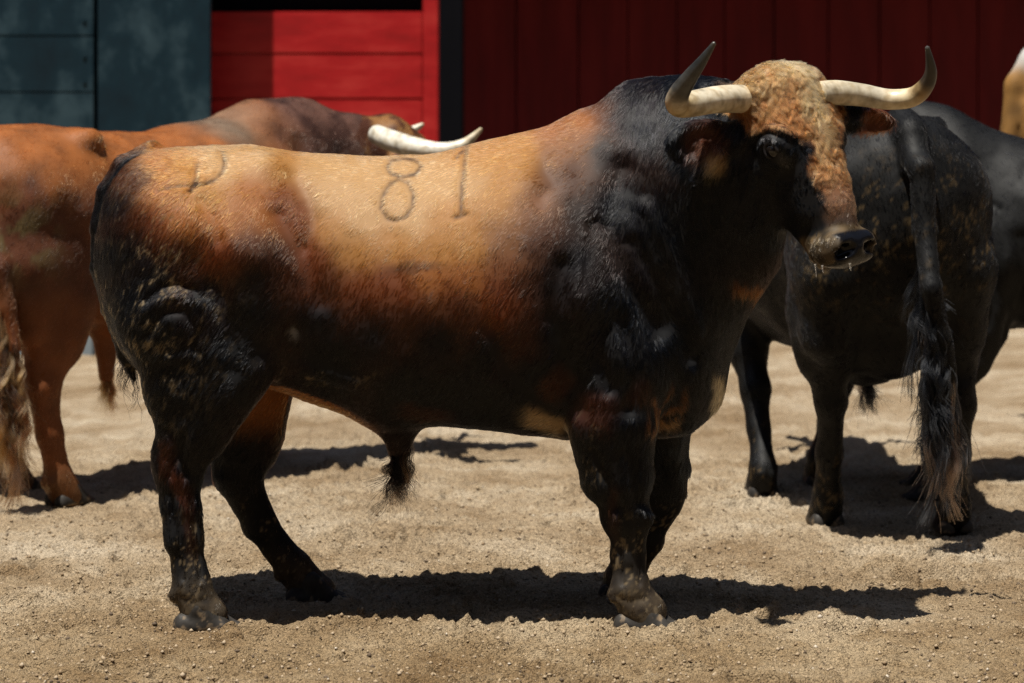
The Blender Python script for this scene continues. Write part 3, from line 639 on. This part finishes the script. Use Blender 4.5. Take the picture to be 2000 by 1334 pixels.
        mk = sstep(.05, 0, np.hypot(a-.49, np.abs(l)-.075))[:, None]*.5; face = face*(1-mk)+np.array((.03, .025, .022))*mk
        ld = np.exp(-(((A-.160)/.020)**2+((n+.060)/.020)**2))*(np.abs(l) > .09); face = face*(1-ld[:, None])+np.array((.055, .050, .052))*ld[:, None]  # grey lid skin above the eye, its highlight painted in
        ld = np.exp(-((np.hypot(A-.21, n+.055)/.016)**2))*(np.abs(l) > .08)*.8; face = face*(1-ld[:, None])+np.array((.06, .055, .055))*ld[:, None]  # paler patch below the eye, a painted glint
        nose = (sstep(.446, .456, a)*sstep(-.125, -.112, n)*sstep(.070, .062, Lq))[:, None]; face = face*(1-nose)+np.array((.008, .008, .010))*nose
        c = np.where(hd[:, None], face, c)
        # ears
        for ec, rr in ((e1, .115), (e2, .085)):
            de = P-ec; inn = (np.linalg.norm(de*np.array([1, 1, .9]), axis=1) < rr) & ~(hd & (np.abs(l) < .135))
            if rr > .1:
                kk = inn*sstep(.09, .02, np.linalg.norm(de-np.array([.01, 0, -.005]), axis=1)); cc = np.array((.10, .035, .018)); tn = np.exp(-(np.hypot(uv[:, 0]-1398, uv[:, 1]-322)/22)**4)*inn
            else:
                kk = inn*sstep(.075, .02, np.linalg.norm(de-np.array([.02, 0, 0]), axis=1)); cc = np.array((.16, .05, .02)); tn = 0*kk
            c = np.where(inn[:, None], np.array(BLK), c); c = c*(1-kk[:, None])+cc*kk[:, None]
            c = c*(1-tn[:, None])+np.array((.45, .30, .15))*tn[:, None]
        return c
    sk = coat(P)*.55
    a, l, n = H.loc(P); wet = ((a > .452) & (n > -.12) & (np.abs(l) < .066)).astype(float)
    body = mesh_obj('body', P, Q, M_skin, root, np.clip(sk, .004, 1), wet)
    def flow(p, nn):
        uv = main_uv(p); d = np.tile(V3(-.55, 0, -.85), (len(p), 1))
        top = sstep(.55, .95, nn[:, 2])[:, None]; d = d*(1-top)+np.array((-1, 0, -.1))*top
        nk = sstep(1150, 1250, uv[:, 0])[:, None]; d = d*(1-nk)+np.array((-.15, 0, -1))*nk
        ch = (sstep(1230, 1330, uv[:, 0])*sstep(350, 500, uv[:, 1]))[:, None]; d = d*(1-ch)+np.array((.35, 0, -1))*ch
        lg = sstep(.50, .35, p[:, 2])[:, None]; d = d*(1-lg)+np.array((-.1, 0, -1))*lg
        a, l, n = H.loc(p); hd = ((a > -.12) & (np.abs(l) < .16) & (n > -.22) & (a < .6))[:, None]
        sw = np.stack([fbm(p, 36, 101, 2), fbm(p, 36, 103, 2), fbm(p, 36, 105, 2)], 1)*(np.abs(l) < np.interp(a, [-.12, .10, .16, .24, .40], [.2, .14, .085, .07, .055]))[:, None]
        hv = H.a*1.0+np.sign(l)[:, None]*H.l*.35+sw*1.3*sstep(.42, .25, a)[:, None]
        d = np.where(hd, hv, d)
        for ec in (e1, e2):
            q = np.linalg.norm(p-ec, axis=1) < .11; d = np.where((q & ~hd[:, 0])[:, None], np.array((-.5, 0, -1.)), d)
        return d
    def dens(p, nn):
        f = .25+.75*(nn[:, 1] < .25); a, l, n = H.loc(p); hd = (a > -.12) & (np.abs(l) < .16) & (n > -.2) & (a < .47)
        f = f*(1+1.6*hd); nose = (a > .450) & (n > -.118) & (np.abs(l) < .065); f[nose] = 0; eye = (np.hypot((a-.185)*.72, n+.068) < .022) & (np.abs(l) > .1); f[eye] = 0
        f[p[:, 2] < .02] = 0
        return f
    def length(p):
        uv = main_uv(p); L = .017+.008*sstep(1150, 1280, uv[:, 0]); a, l, n = H.loc(p)
        hd = (a > -.12) & (np.abs(l) < .16) & (n > -.2); L = np.where(hd, np.interp(a, [-.08, .05, .28, .38, .46, .5], [.024, .024, .024, .015, .010, .007])*np.where((np.abs(l) > np.interp(a, [.1, .16, .24, .4], [.12, .08, .068, .055])) & (a > .1) & (a < .43), .6, 1), L)
        L = np.where(uv[:, 1] > 1000, .009, L); return L
    def curl(p):
        a, l, n = H.loc(p); wl = np.interp(a, [-.12, .10, .16, .24, .40], [.2, .13, .085, .07, .055]); return .6*((a > -.12) & (a < .36) & (np.abs(l) < wl) & (n > -.18))
    def lift(p):
        a, l, n = H.loc(p); return .12+.20*((a > -.12) & (a < .3) & (np.abs(l) < np.interp(a, [-.12, .10, .16, .24, .40], [.2, .13, .085, .07, .055])) & (n > -.2))+.1*sstep(-.7, -.85, p[:, 0])
    def head_top(p):
        a, l, n = H.loc(p); wl = np.interp(a, [-.12, .10, .16, .24, .40], [.2, .16, .095, .075, .06]); return (a > -.12) & (a < .40) & (np.abs(l) < wl) & (n > -.19)
    fur(root, P, Q, Nn, NFUR, coat, flow, lambda p, nn: dens(p, nn)*~head_top(p), length, .00060, lift, 5, curl=curl, cell=.0065, cw=.6, streak=.7)
    fur(root, P, Q, Nn, 150000, coat, flow, lambda p, nn: dens(p, nn)*head_top(p), length, .00036, lift, 7, name='forelock', curl=curl, cell=.005, cw=.4, streak=.35, seed=5, mat=M_curl)
    # horns
    CR = (.50, .43, .31); C2 = (.57, .51, .39); DK = (.055, .055, .055); YL = (.42, .27, .10)
    k = lambda *r: [x/730. for x in r]
    horn(root, [m(1480, 196, -.20), m(1440, 193, -.27), m(1395, 195, -.35), m(1350, 203, -.42), m(1324, 203, -.47), m(1327, 182, -.51), m(1348, 150, -.55), m(1372, 118, -.58), m(1395, 84, -.60)], k(28, 28, 26.5, 25.5, 24, 20, 15, 10, 4), [(0, CR), (.35, C2), (.5, (.5, .38, .2)), (.58, (.40, .34, .25)), (.66, (.06, .06, .058)), (.85, (.022, .024, .026)), (.96, (.03, .03, .03)), (1, (.10, .095, .09))])
    horn(root, [m(1600, 183, -.19), m(1635, 181, -.16), m(1685, 186, -.12), m(1735, 194, -.11), m(1780, 190, -.13), m(1806, 170, -.16), m(1818, 140, -.19), m(1811, 92, -.22)], k(25, 25, 23, 21, 20, 17, 12, 4.5), [(0, CR), (.35, C2), (.55, (.55, .46, .30)), (.68, (.30, .20, .09)), (.77, (.04, .028, .02)), (.95, (.014, .013, .013)), (1, (.06, .058, .055))])
    # eyes
    a, l, n = H.loc(P)
    for q in (1, -1):
        near = (np.hypot(a-.184, n+.068) < .016) & (l*q > 0); ls = (np.abs(l[near]).mean() if near.any() else .128)
        c = H.p(.184, q*(ls-.009), -.068)
        ang = np.linspace(.55*math.pi, 1.75*math.pi, 13) if False else np.linspace(-.25*math.pi, 1.25*math.pi, 15)
        ring = [H.p(.184-.022*math.sin(t), q*(ls+.004-.007*max(0, -math.sin(t))), -.066+.021*math.cos(t)) for t in ang]
        p2, q2, t2 = tube(ring, [.002]+[.005]*(len(ring)-2)+[.002], 8, 4); mesh_obj('eyelid', p2, q2, M_skin, root, np.tile(V3(.020, .018, .019), (len(p2), 1))*(1+.3*noise3(p2, 150, 3)[:, None]), np.full(len(p2), .6))
        F2 = Field(c-.03, c+.03, .0022); F2.ell(c, (.021, .021, .021), k=.001); p2, q2 = F2.mesh(2); mesh_obj('eye', p2, q2, M_eye, root)
    # saliva hanging from the lip
    for u, v, L in ((1592, 524, 17), (1606, 526, 7), (1660, 522, 7)):
        p2, q2, t = tube([m(u, v-8, -.47), m(u+1, v+2, -.47), m(u+2, v+L*.5, -.47), m(u+2, v+L, -.47)], k(2.6, 1.5, .9, .9), 10, 5); mesh_obj('saliva_drip', p2, q2, M_drip, root)
    # hooves
    for (u, v, y), yw in (((398, 0, -.20), -.05), ((612, 0, .20), .1), ((1258, 0, -.20), -.25), ((1222, 0, .24), -.1)):
        p0 = m(u, 0, y); hoof(root, (p0[0], y, -.008), yw, M_skin, 1.15); PITS.append((p0[0]+.01, y, .085, .006))
    # hair: tail wisps, sheath tuft, tailhead tuft
    locks('tail_hair', root, [m(225, 640, -.03), m(250, 700, -.03), m(272, 740, -.03)], .012, 5, 14, .13, lambda t, r: (.012, .011, .012), 5, .0006, .008, .02, 0)
    locks('sheath_tuft', root, [m(762, 855, 0), m(782, 860, 0), m(798, 850, 0)], .024, 20, 26, .18, lambda t, r: (.005, .004, .004) if r.random() < .85 else (.06, .03, .015), 9, .0006, .018, .06, 0)
    return root
NFUR = 380000

# ------------------------------------------------------------------ the other cattle, canonical shape in local coordinates
def other_bull(name, label, cat, R, heading, s, feet, coatf, head, horns=None, belly=0., hump=1., wide=1., fmat=None, nfur=60000, tail=None, tailcol=None, hooves=(0, 1, 2, 3), sheath=None, res=.0115, group=None, under=False, tailcfg={}):
    root = thing(name, label, cat, (R[0], R[1], 0), heading, group); root.scale = (s, s, s)
    c, sn = math.cos(heading), math.sin(heading)
    def loc(Pw):
        d = np.array(Pw, float)-V3(R[0], R[1], 0); return V3(d[0]*c+d[1]*sn, -d[0]*sn+d[1]*c, d[2])/s
    F = Field((-1.62, -.62, -.01), (1.55, .62, 1.62), res)
    trunk(F, belly, hump, wide)
    O, yaw, pitch = head; O = loc(O) if len(O) == 3 and O[0] is not None else O
    H = Head(O, yaw, pitch, 0, 1.0)
    nb = O-H.n*.14+H.a*.03
    F.cone(V3(.30, 0, 1.12), nb, (.27, .20), (.14, .12), .08, u=(0, 0, 1))
    F.cone(V3(.50, 0, .78), nb+H.a*.14, (.12, .16), (.08, .06), .08)
    F.ell(V3(.44, 0, .70), (.13, .19, .17), k=.06)
    H.build(F)
    for q in (-1, 1):
        F.ell(V3(.23, q*.20, .90), (.15, .12, .26), k=.08); F.ell(V3(.30, q*.20, .68), (.13, .11, .15), k=.06)
        F.cone(V3(-.93, q*.15, 1.09), V3(-.91, q*.19, .82), (.15, .12), (.165, .115), .06)
        F.cone(V3(-.91, q*.19, .82), V3(-.88, q*.20, .62), (.165, .115), (.125, .085), .05)
        F.cone(V3(-.75, q*.18, .97), V3(-.79, q*.21, .72), (.12, .11), (.10, .085), .06)
        F.ell(V3(-.68, q*.15, 1.24), (.07, .07, .05), k=.05)                     # hip bones
    FT = []
    for i, f in enumerate(feet):                                              # hind right, hind left, fore right, fore left
        q = -1 if i % 2 == 0 else 1; hind = i < 2
        ft = loc(W(f[0], 0, f[1]))*np.array([1, 1, 0]) if f is not None else V3(-.87 if hind else .36, q*.2, 0)
        lift_ = f[2] if f is not None and len(f) > 2 else 0
        ft = ft+V3(0, 0, lift_); FT.append(ft)
        if hind:
            df = V3(-.87, q*.2, 0); g = ft-df; g[2] = lift_
            J = [V3(-.79, q*.21, .72), V3(-.86, q*.205, .54)+g*.25, V3(-.935, q*.2, .41)+g*.6, V3(-.915, q*.2, .24)+g*.8, V3(-.895, q*.2, .095)+g, V3(-.875, q*.2, .05)+g]
        else:
            df = V3(.36, q*.2, 0); g = ft-df; g[2] = lift_
            J = [V3(.29, q*.22, .60), V3(.30, q*.21, .48)+g*.2, V3(.33, q*.2, .35)+g*.55, V3(.325, q*.2, .22)+g*.75, V3(.33, q*.2, .095)+g, V3(.345, q*.2, .05)+g]
            F.cone(V3(.26, q*.22, .68), J[1], (.10, .08), (.083, .06), .05)
        leg_chain(F, J, q, 'hind' if hind else 'fore')
        if hind: F.cone(V3(-.79, q*.21, .68), J[1], (.10, .08), (.08, .06), .04); F.cone(V3(-.93, q*.2, .62), J[2]+V3(-.02, 0, .08), (.06, .05), (.03, .03), .04)
    if under: F.ell(V3(-.55, 0, .56), (.22, .15, .13), k=.08); F.ell(V3(-.84, 0, .62), (.12, .14, .14), k=.08)
    if sheath is not None:
        sp = loc(sheath); F.cone(sp+V3(0, 0, .22), sp, (.07, .05), (.03, .028), .06)
    TL = [V3(-1.0, 0, 1.27), V3(-1.10, 0, 1.24), V3(-1.16, 0, 1.15)]+[loc(t) for t in (tail or [])]
    if not tail: TL += [V3(-1.185, 0, .95), V3(-1.17, 0, .75), V3(-1.14, 0, .55)]
    rr = np.linspace(.050, .026, len(TL)); F.chain([(p, float(r)) for p, r in zip(TL, rr)], .015)
    P, Q = F.mesh(3); Nn = vnormals(P, Q)
    uvc = np.c_[1000+700*P[:, 0], HOR+700*(CAMH-P[:, 2])]; side = sstep(.15, .6, np.abs(Nn[:, 1])); disp = np.zeros(len(P))
    for pl, wd, dp in [g for i, g in enumerate(GROOVES) if i < 2 or (g[0][0][0] > 950 and g[0][0][1] < 700)]: disp += dp*np.exp(-(seg_dist(uvc, pl)/wd)**2)
    for u, v, ru, rv, an, dp in BUMPS: disp += 1.2*dp*np.exp(-((uvc[:, 0]-u)/ru)**2-((uvc[:, 1]-v)/rv)**2)
    P = P+Nn*(disp*side+.004*fbm(P, 8, 65))[:, None]; Nn = vnormals(P, Q)
    def cf(p, nn=None):
        a, l, n = H.loc(p); return coatf(p, a, l, n)
    a, l, n = H.loc(P); wet = ((a > .452) & (n > -.12) & (np.abs(l) < .066)).astype(float)
    mesh_obj('body', P, Q, M_skin, root, np.clip(cf(P)*.6, .004, 1), wet)
    def flow(p, nn):
        d = np.tile(V3(-.6, 0, -.8), (len(p), 1)); t = sstep(.5, .95, nn[:, 2])[:, None]; d = d*(1-t)+np.array((-1, 0, 0))*t
        lg = sstep(.5, .35, p[:, 2])[:, None]; d = d*(1-lg)+np.array((-.1, 0, -1.))*lg; return d
    camL = loc((0, -CAMD, CAMH))
    def dens(p, nn):
        v = camL-p; return .2+.8*((v*nn).sum(1) > -.3)
    fur(root, P, Q, Nn, nfur, cf, flow, dens, lambda p: np.full(len(p), .015), .0005, .15, 4, streak=.3, cw=.4, mat=fmat)
    if horns:
        for pts, rad, ramp in horns: horn(root, [loc(p) for p in pts], np.array(rad)/s, ramp)
    for q in (1, -1):
        c0 = H.p(.184, q*.113, -.068); F2 = Field(c0-.03, c0+.03, .003); F2.ell(c0, (.021, .021, .021), k=.001); p2, q2 = F2.mesh(2); mesh_obj('eye', p2, q2, M_eye, root)
    for i in hooves:
        f = FT[i]; hoof(root, (f[0]+.02, f[1], max(0, f[2]-.02)), 0, M_skin, 1.1); pw = V3(f[0]*c-f[1]*sn, f[0]*sn+f[1]*c, 0)*s; PITS.append((pw[0]+R[0], pw[1]+R[1], .09, .006))
    tc = dict(spread=.03, nlock=34, per=34, length=.42, wav=.02, flare=.04, start=.35, rad=.0011); tc.update(tailcfg)
    locks('tail_hair', root, TL[3:] if len(TL) > 4 else TL, tc['spread'], tc['nlock'], tc['per'], tc['length'], tailcol or (lambda t, r: (.006, .006, .007)), 13, tc['rad'], tc['wav'], tc['flare'], tc['start'])
    if sheath is not None:
        locks('sheath_tuft', root, [sp+V3(-.02, 0, .02), sp+V3(.02, 0, .02)], .022, 12, 40, .13, tailcol or (lambda t, r: (.012, .010, .010)), 19, .0008, .008, .02, 0)
    return root

def black_coat(p, a, l, n):
    c = np.tile(np.array((.002, .0038, .0065)), (len(p), 1)); u = p[:, 0]  # blue tint in the black paints its cold sheen
    mud = sstep(.4, .8, .6*fbm(p, 22, 111)+.9*fbm(p, 110, 113))*1.4*(np.exp(-((u+1.05)/.22)**2-((p[:, 2]-.92)/.20)**2)*.9+.7*sstep(.35, .08, p[:, 2]))
    k = np.clip(mud*.8, 0, .8)[:, None]; return c*(1-k)+np.array((.15, .10, .045))*k
def orange_coat(p, a, l, n):
    z = p[:, 2]+.05*fbm(p, 5, 121); x = p[:, 0]+.06*fbm(p, 5, 122)
    c = np.tile(np.array((.34, .115, .030)), (len(p), 1))
    k = (sstep(1.20, .98, z+.05*fbm(p, 14, 127))*sstep(.45, .8, z)*.85)[:, None]; c = c*(1-k)+np.array((.095, .032, .018))*k
    k = sstep(.10, .35, x)[:, None]*.95; mo = sstep(-.4, .4, fbm(p, 13, 128))[:, None]; c = c*(1-k)+(np.array((.12, .06, .045))*mo+np.array((.045, .020, .016))*(1-mo))*k
    k = (sstep(-.25, .0, x)*(1-sstep(.0, .3, x))*sstep(1.2, 1.3, z))[:, None]; c = c*(1-k)+np.array((.22, .15, .10))*k
    k = (sstep(.75, .55, z)*.75)[:, None]; c = c*(1-k)+np.array((.19, .058, .020))*k
    g = (fbm(p, 18, 123)*.25+1)[:, None]; c = c*g
    hd = ((a > -.12) & (a < .25) & (np.abs(l) < .17) & (n > -.2))[:, None]; hk = sstep(-.3, .3, fbm(p, 16, 124))[:, None]; c = np.where(hd, np.array((.30, .14, .045))*hk+np.array((.09, .030, .014))*(1-hk), c)
    mud = np.exp(-((p[:, 0]+1.03)/.12)**2-((p[:, 2]-.92)/.13)**2)*sstep(-.1, .5, fbm(p, 20, 126))+.3*sstep(.2, .05, p[:, 2]); k = np.clip(mud, 0, .8)[:, None]
    return np.clip(c*(1-k)+np.array((.16, .12, .05))*k, .005, 1)
def steer_coat(p, a, l, n):
    z = p[:, 2]+.04*fbm(p, 6, 131); w_ = sstep(1.17, 1.25, z)[:, None]; c = np.array((.42, .22, .065))*(1-w_)+np.array((.75, .72, .68))*w_
    k = (sstep(.1, .6, fbm(p, 7, 133))*sstep(1.2, 1.1, z)*.6)[:, None]; c = c*(1-k)+np.array((.10, .06, .03))*k
    k = sstep(.95, .8, z)[:, None]; return c*(1-k)+np.array((.50, .22, .12))*k

def herd():
    bone = [(0, (.62, .60, .52)), (.6, (.68, .64, .55)), (1, (.45, .38, .25))]
    pxr = lambda r, D: [x/FPX*D for x in r]
    # orange bull, walking away to the right behind the branded one
    D = 10.7
    hA = Head(V3(0, 0, 0), 0, 0)
    other_bull('bull', 'orange-brown bull seen from behind, with fair tail hair and pale forward-pointing horns', 'bull', (-1.20, 2.80), math.radians(48), 1.035,
        [(125, 9.42), (30, 9.75), (470, 10.45), (440, 10.8)], orange_coat, (W(770, 232, 10.75), math.radians(-30), math.radians(38)),
        horns=[([W(735, 262, 10.45), W(765, 275, 10.35), W(810, 288, 10.25), W(860, 294, 10.2), W(905, 282, 10.2), W(940, 252, 10.2)], pxr((19, 21, 20, 16, 11, 4), 10.3), bone),
               ([W(760, 262, 10.95), W(790, 262, 11.1), W(808, 253, 11.1), W(826, 243, 11.1)], pxr((14, 11, 8, 4), 11), bone)],
        tail=[W(-15, 420, 9.25), W(0, 520, 9.2), W(15, 600, 9.2), W(28, 680, 9.2)], tailcol=lambda t, r: [(.20, .10, .035), (.28, .16, .07), (.09, .035, .014), (.04, .022, .014)][min(3, int(r.random()*4))],
        sheath=W(207, 735, 9.85), nfur=130000, hump=.5, tailcfg=dict(nlock=60, per=40, spread=.055, length=.52, start=.2, wav=.022, flare=.02))
    # black bull walking away
    other_bull('bull', 'black bull seen from behind with mud-flecked rump and long black tail reaching the sand', 'bull', (1.13, 2.24), math.radians(97), 1.07,
        [(1862, 8.82), (1612, 8.95), (1600, 9.9), (1487, 9.62)], black_coat, (W(1560, 330, 11.0), math.radians(10), math.radians(60)), hump=.15, wide=.92, under=True, fmat=M_black,
        tail=[W(1800, 330, 8.36), W(1806, 450, 8.34), W(1818, 560, 8.27), W(1838, 660, 8.3), W(1856, 740, 8.33)], nfur=150000,
        tailcfg=dict(nlock=70, per=34, spread=.036, length=.42, start=.12, wav=.014, flare=.045), sheath=W(1694, 735, 9.3),
        tailcol=lambda t, r: (.004, .005, .007) if r.random() < .70+.2*(t < .6) else (.09, .05, .032))
    # second black bull behind it, facing left
    other_bull('bull', 'black bull standing crosswise behind the muddy-rumped one, cut off by the edge of the photo', 'bull', (2.03, 2.75), math.radians(178), .96,
        [None, None, (1822, 9.55), (1815, 9.9)], black_coat, (W(1640, 420, 10.1), math.radians(0), math.radians(60)), belly=.10, fmat=M_black, nfur=70000)
    other_bull('steer', 'tall tan and white steer whose rump just enters the picture above the black bulls', 'steer', (3.77, 4.6), math.radians(5), 1.31,
        [None, None, None, None], steer_coat, (W(3600, 330, 12.0), math.radians(0), math.radians(60)), hump=.3, nfur=30000, res=.014, tailcfg=dict(length=.12))

# ------------------------------------------------------------------ arena wall
def box(bm, x0, x1, y0, y1, z0, z1, bev=.004):
    import bmesh
    r = bmesh.ops.create_cube(bm, size=1)['verts']
    for v in r: v.co = ((x0+x1)/2+v.co.x*(x1-x0), (y0+y1)/2+v.co.y*(y1-y0), (z0+z1)/2+v.co.z*(z1-z0))
    if bev: bmesh.ops.bevel(bm, geom=list({e for v in r for e in v.link_edges}), offset=bev, segments=2, affect='EDGES', clamp_overlap=True)
def bm_obj(name, boxes, mat, parent=None):
    import bmesh
    bm = bmesh.new()
    for b in boxes: box(bm, *b)
    me = bpy.data.meshes.new(name); bm.to_mesh(me); bm.free(); me.materials.append(mat); o = bpy.data.objects.new(name, me); COL.objects.link(o)
    if parent: o.parent = parent
    return o
def paint_mat(name, base, dark, light, rough=.45, amt=.5, streak=(6, 6, .6), spec=.5, lpos=.68):
    mt, nt, b = nodemat(name); L = nt.links.new; tc = N(nt, "ShaderNodeTexCoord")
    def no(scale, vec, d=6):
        mp = N(nt, "ShaderNodeMapping"); mp.inputs['Scale'].default_value = vec; L(tc.outputs['Object'], mp.inputs['Vector'])
        n = N(nt, "ShaderNodeTexNoise"); n.inputs['Scale'].default_value = scale; n.inputs['Detail'].default_value = d; n.inputs['Roughness'].default_value = .65; L(mp.outputs[0], n.inputs['Vector']); return n.outputs['Fac']
    cr = N(nt, "ShaderNodeValToRGB"); e = cr.color_ramp.elements; e[0].position = .3; e[0].color = (*dark, 1); e[1].position = lpos; e[1].color = (*light, 1); q = e.new(.5); q.color = (*base, 1)
    L(no(1.6, streak), cr.inputs[0]); L(cr.outputs[0], b.inputs['Base Color']); b.inputs['Roughness'].default_value = rough; b.inputs['Specular IOR Level'].default_value = spec
    bp = N(nt, "ShaderNodeBump"); bp.inputs['Strength'].default_value = .5; bp.inputs['Distance'].default_value = .01; L(no(5, (1.5, 1.5, .4)), bp.inputs['Height']); L(bp.outputs[0], b.inputs['Normal'])
    return mt
def walls():
    DT, DR, DW = 15.1, 15.55, 20.1                     # distances of teal gate, red door and plank wall
    x = lambda px, D: (px-1000)/FPX*D
    z = lambda py, D: CAMH-(py-HOR)/FPX*D
    teal = paint_mat('teal paint', (.0035, .019, .030), (.002, .010, .017), (.028, .056, .072), .5, streak=(1.6, 1, 1.2), spec=.25, lpos=.64)
    red = paint_mat('red paint', (.36, .008, .010), (.24, .005, .006), (.46, .030, .026), .4, streak=(1, 1, 4))
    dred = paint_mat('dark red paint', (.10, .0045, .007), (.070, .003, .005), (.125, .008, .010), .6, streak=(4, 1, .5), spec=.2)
    blk = paint_mat('near black', (.002, .002, .004), (.0015, .0015, .003), (.003, .003, .005), .8, spec=.1)  # near-black so the gap fillers and opening stay dark though lit
    pale = paint_mat('footing', (.16, .20, .23), (.12, .15, .17), (.22, .26, .28), .8)
    y = DT-CAMD
    for (a, b), lab, seams in (((-500, 183), 'teal wooden gate leaf of three stacked boards with scuffed seams, at the photo edge', (70, 180)), ((191, 411), 'plain teal wooden gate leaf between the black gap and the red door', ())):
        t = thing('gate_leaf', lab, 'gate', (x((a+b)/2, DT), y, 0), 0, 'teal gate leaves'); cx = x((a+b)/2, DT)
        zs = [z(645, DT)]+[z(s, DT) for s in sorted(seams, reverse=True)]+[4.6]
        for z0, z1 in zip(zs[:-1], zs[1:]): bm_obj('board', [(x(a, DT)-cx, x(b, DT)-cx, 0, .07, z0+.0015, z1-.0015, .004)], teal, t)
        bm_obj('backing', [(x(a, DT)-cx+.01, x(b, DT)-cx-.01, .08, .10, 0, 4.5, 0)], blk, t)  # black sheet added behind the leaf to darken its seams
        bm_obj('footing', [(x(a, DT)-cx, x(b, DT)-cx, .005, .068, -.05, z(645, DT)-.002, .01)], pale, t)
        bolts = [(x(u, DT)-cx-.012, x(u, DT)-cx+.012, -.008, .01, z(v, DT)-.012, z(v, DT)+.012, .004) for u, v in (((165, 40), (165, 110), (165, 160)) if seams else ())]
        if bolts:
            for bb in bolts: bm_obj('bolt', [bb], teal, t)
    # black filler stands in for the dark gap; the side of the gate shades the red door
    o = bm_obj('gate_gap_filler', [(x(178, DT), x(196, DT), y+.10, y+.2, 0, 4.5, .01)], blk); o['label'] = 'black upright standing in for the dark gap between the teal leaves'; o['category'] = 'gap filler'
    y2 = DR-CAMD
    t = thing('red_door', 'bright red wooden door of wide horizontal boards with a dark opening above', 'door', (x(640, DR), y2, 0)); cx = x(640, DR)
    X0, X1 = x(400, DR)-cx, x(826, DR)-cx
    rows = [640, 500, 390, 290, 193, 105, 22]
    for v0, v1 in zip(rows[:-1], rows[1:]): bm_obj('board', [(X0, X1-.002, 0, .05, z(v0, DR)+.002, z(v1, DR)-.002, .006)], red, t)
    bm_obj('stile', [(X1, x(857, DR)-cx, -.02, .05, .0, 2.75, .008)], red, t)
    bm_obj('stile', [(x(385, DR)-cx, X0-.002, -.02, .05, .0, 2.75, .008)], red, t)
    bm_obj('top_rail', [(X0, X1-.002, -.01, .05, z(-60, DR), 2.75, .008)], red, t)
    bm_obj('opening', [(X0, X1-.002, .12, .16, z(24, DR), z(-58, DR), 0)], blk, t)  # black sheet standing in for the darkness inside the opening
    bm_obj('backing', [(X0, X1-.002, .07, .10, .0, z(26, DR), 0)], blk, t)  # added behind the boards so no light shows through the seams
    bm_obj('bottom_rail', [(X0, X1-.002, -.012, .05, .0, z(642, DR), .008)], red, t)
    o = bm_obj('passage_gap_filler', [(x(850, 16.2), x(905, 16.2), 16.2-CAMD, 16.35-CAMD, 0, 2.9, .01)], blk); o['label'] = 'wide black upright standing in for the dark gap between the red door and the plank wall'; o['category'] = 'gap filler'  # black strip put in for the darkness of the gap
    # plank wall, shaded by an unseen slab added above it
    y3 = DW-CAMD
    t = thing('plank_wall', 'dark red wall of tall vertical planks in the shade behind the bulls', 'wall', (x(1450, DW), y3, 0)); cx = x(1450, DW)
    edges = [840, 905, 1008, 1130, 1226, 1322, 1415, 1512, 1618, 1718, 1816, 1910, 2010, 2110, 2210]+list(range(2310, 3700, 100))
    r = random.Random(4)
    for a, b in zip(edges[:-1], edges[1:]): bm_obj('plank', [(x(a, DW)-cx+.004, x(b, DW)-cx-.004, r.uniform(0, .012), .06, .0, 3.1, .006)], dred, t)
    bm_obj('backing', [(x(840, DW)-cx, x(3610, DW)-cx, .07, .1, 0, 3.1, 0)], blk, t)
    o = bm_obj('shade_slab', [(x(480, DW), x(3700, DW), y3-1.8, y3+1.5, 3.3, 3.42, .01)], blk); o['label'] = 'unseen dark slab added over the plank wall to shade it'; o['category'] = 'shade slab'  # added out of view to cast shade on the planks

def stands():
    # seat tiers round the arena, added out of view to block the low sky
    conc = paint_mat('seat tiers', (.10, .085, .075), (.07, .06, .05), (.13, .11, .10), .9)
    t = thing('grandstand', 'unseen dark seat tiers ringing the sand arena, added to block the low sky', 'grandstand', (0, 2, 0))
    n = 72; P = []; Q = []
    prof = [(26, 0), (26, 3)]+[q for i in range(12) for q in ((26+i*.9, 3+i*.75+.75), (26.9+i*.9, 3+i*.75+.75))]+[(37, 20), (31, 20.4), (31, 20.8), (38, 20.8), (38, 0)]
    for i in range(n):
        a = 2*math.pi*i/n; P += [(r*math.cos(a), r*math.sin(a), z) for r, z in prof]
    k = len(prof); Q = [(i*k+j, ((i+1) % n)*k+j, ((i+1) % n)*k+j+1, i*k+j+1) for i in range(n) for j in range(k-1)]
    mesh_obj('seat_tiers', np.array(P), np.array(Q), conc, t, smooth=False)
stands()
walls()
main_bull()
herd()
build_sand(); build_clods()
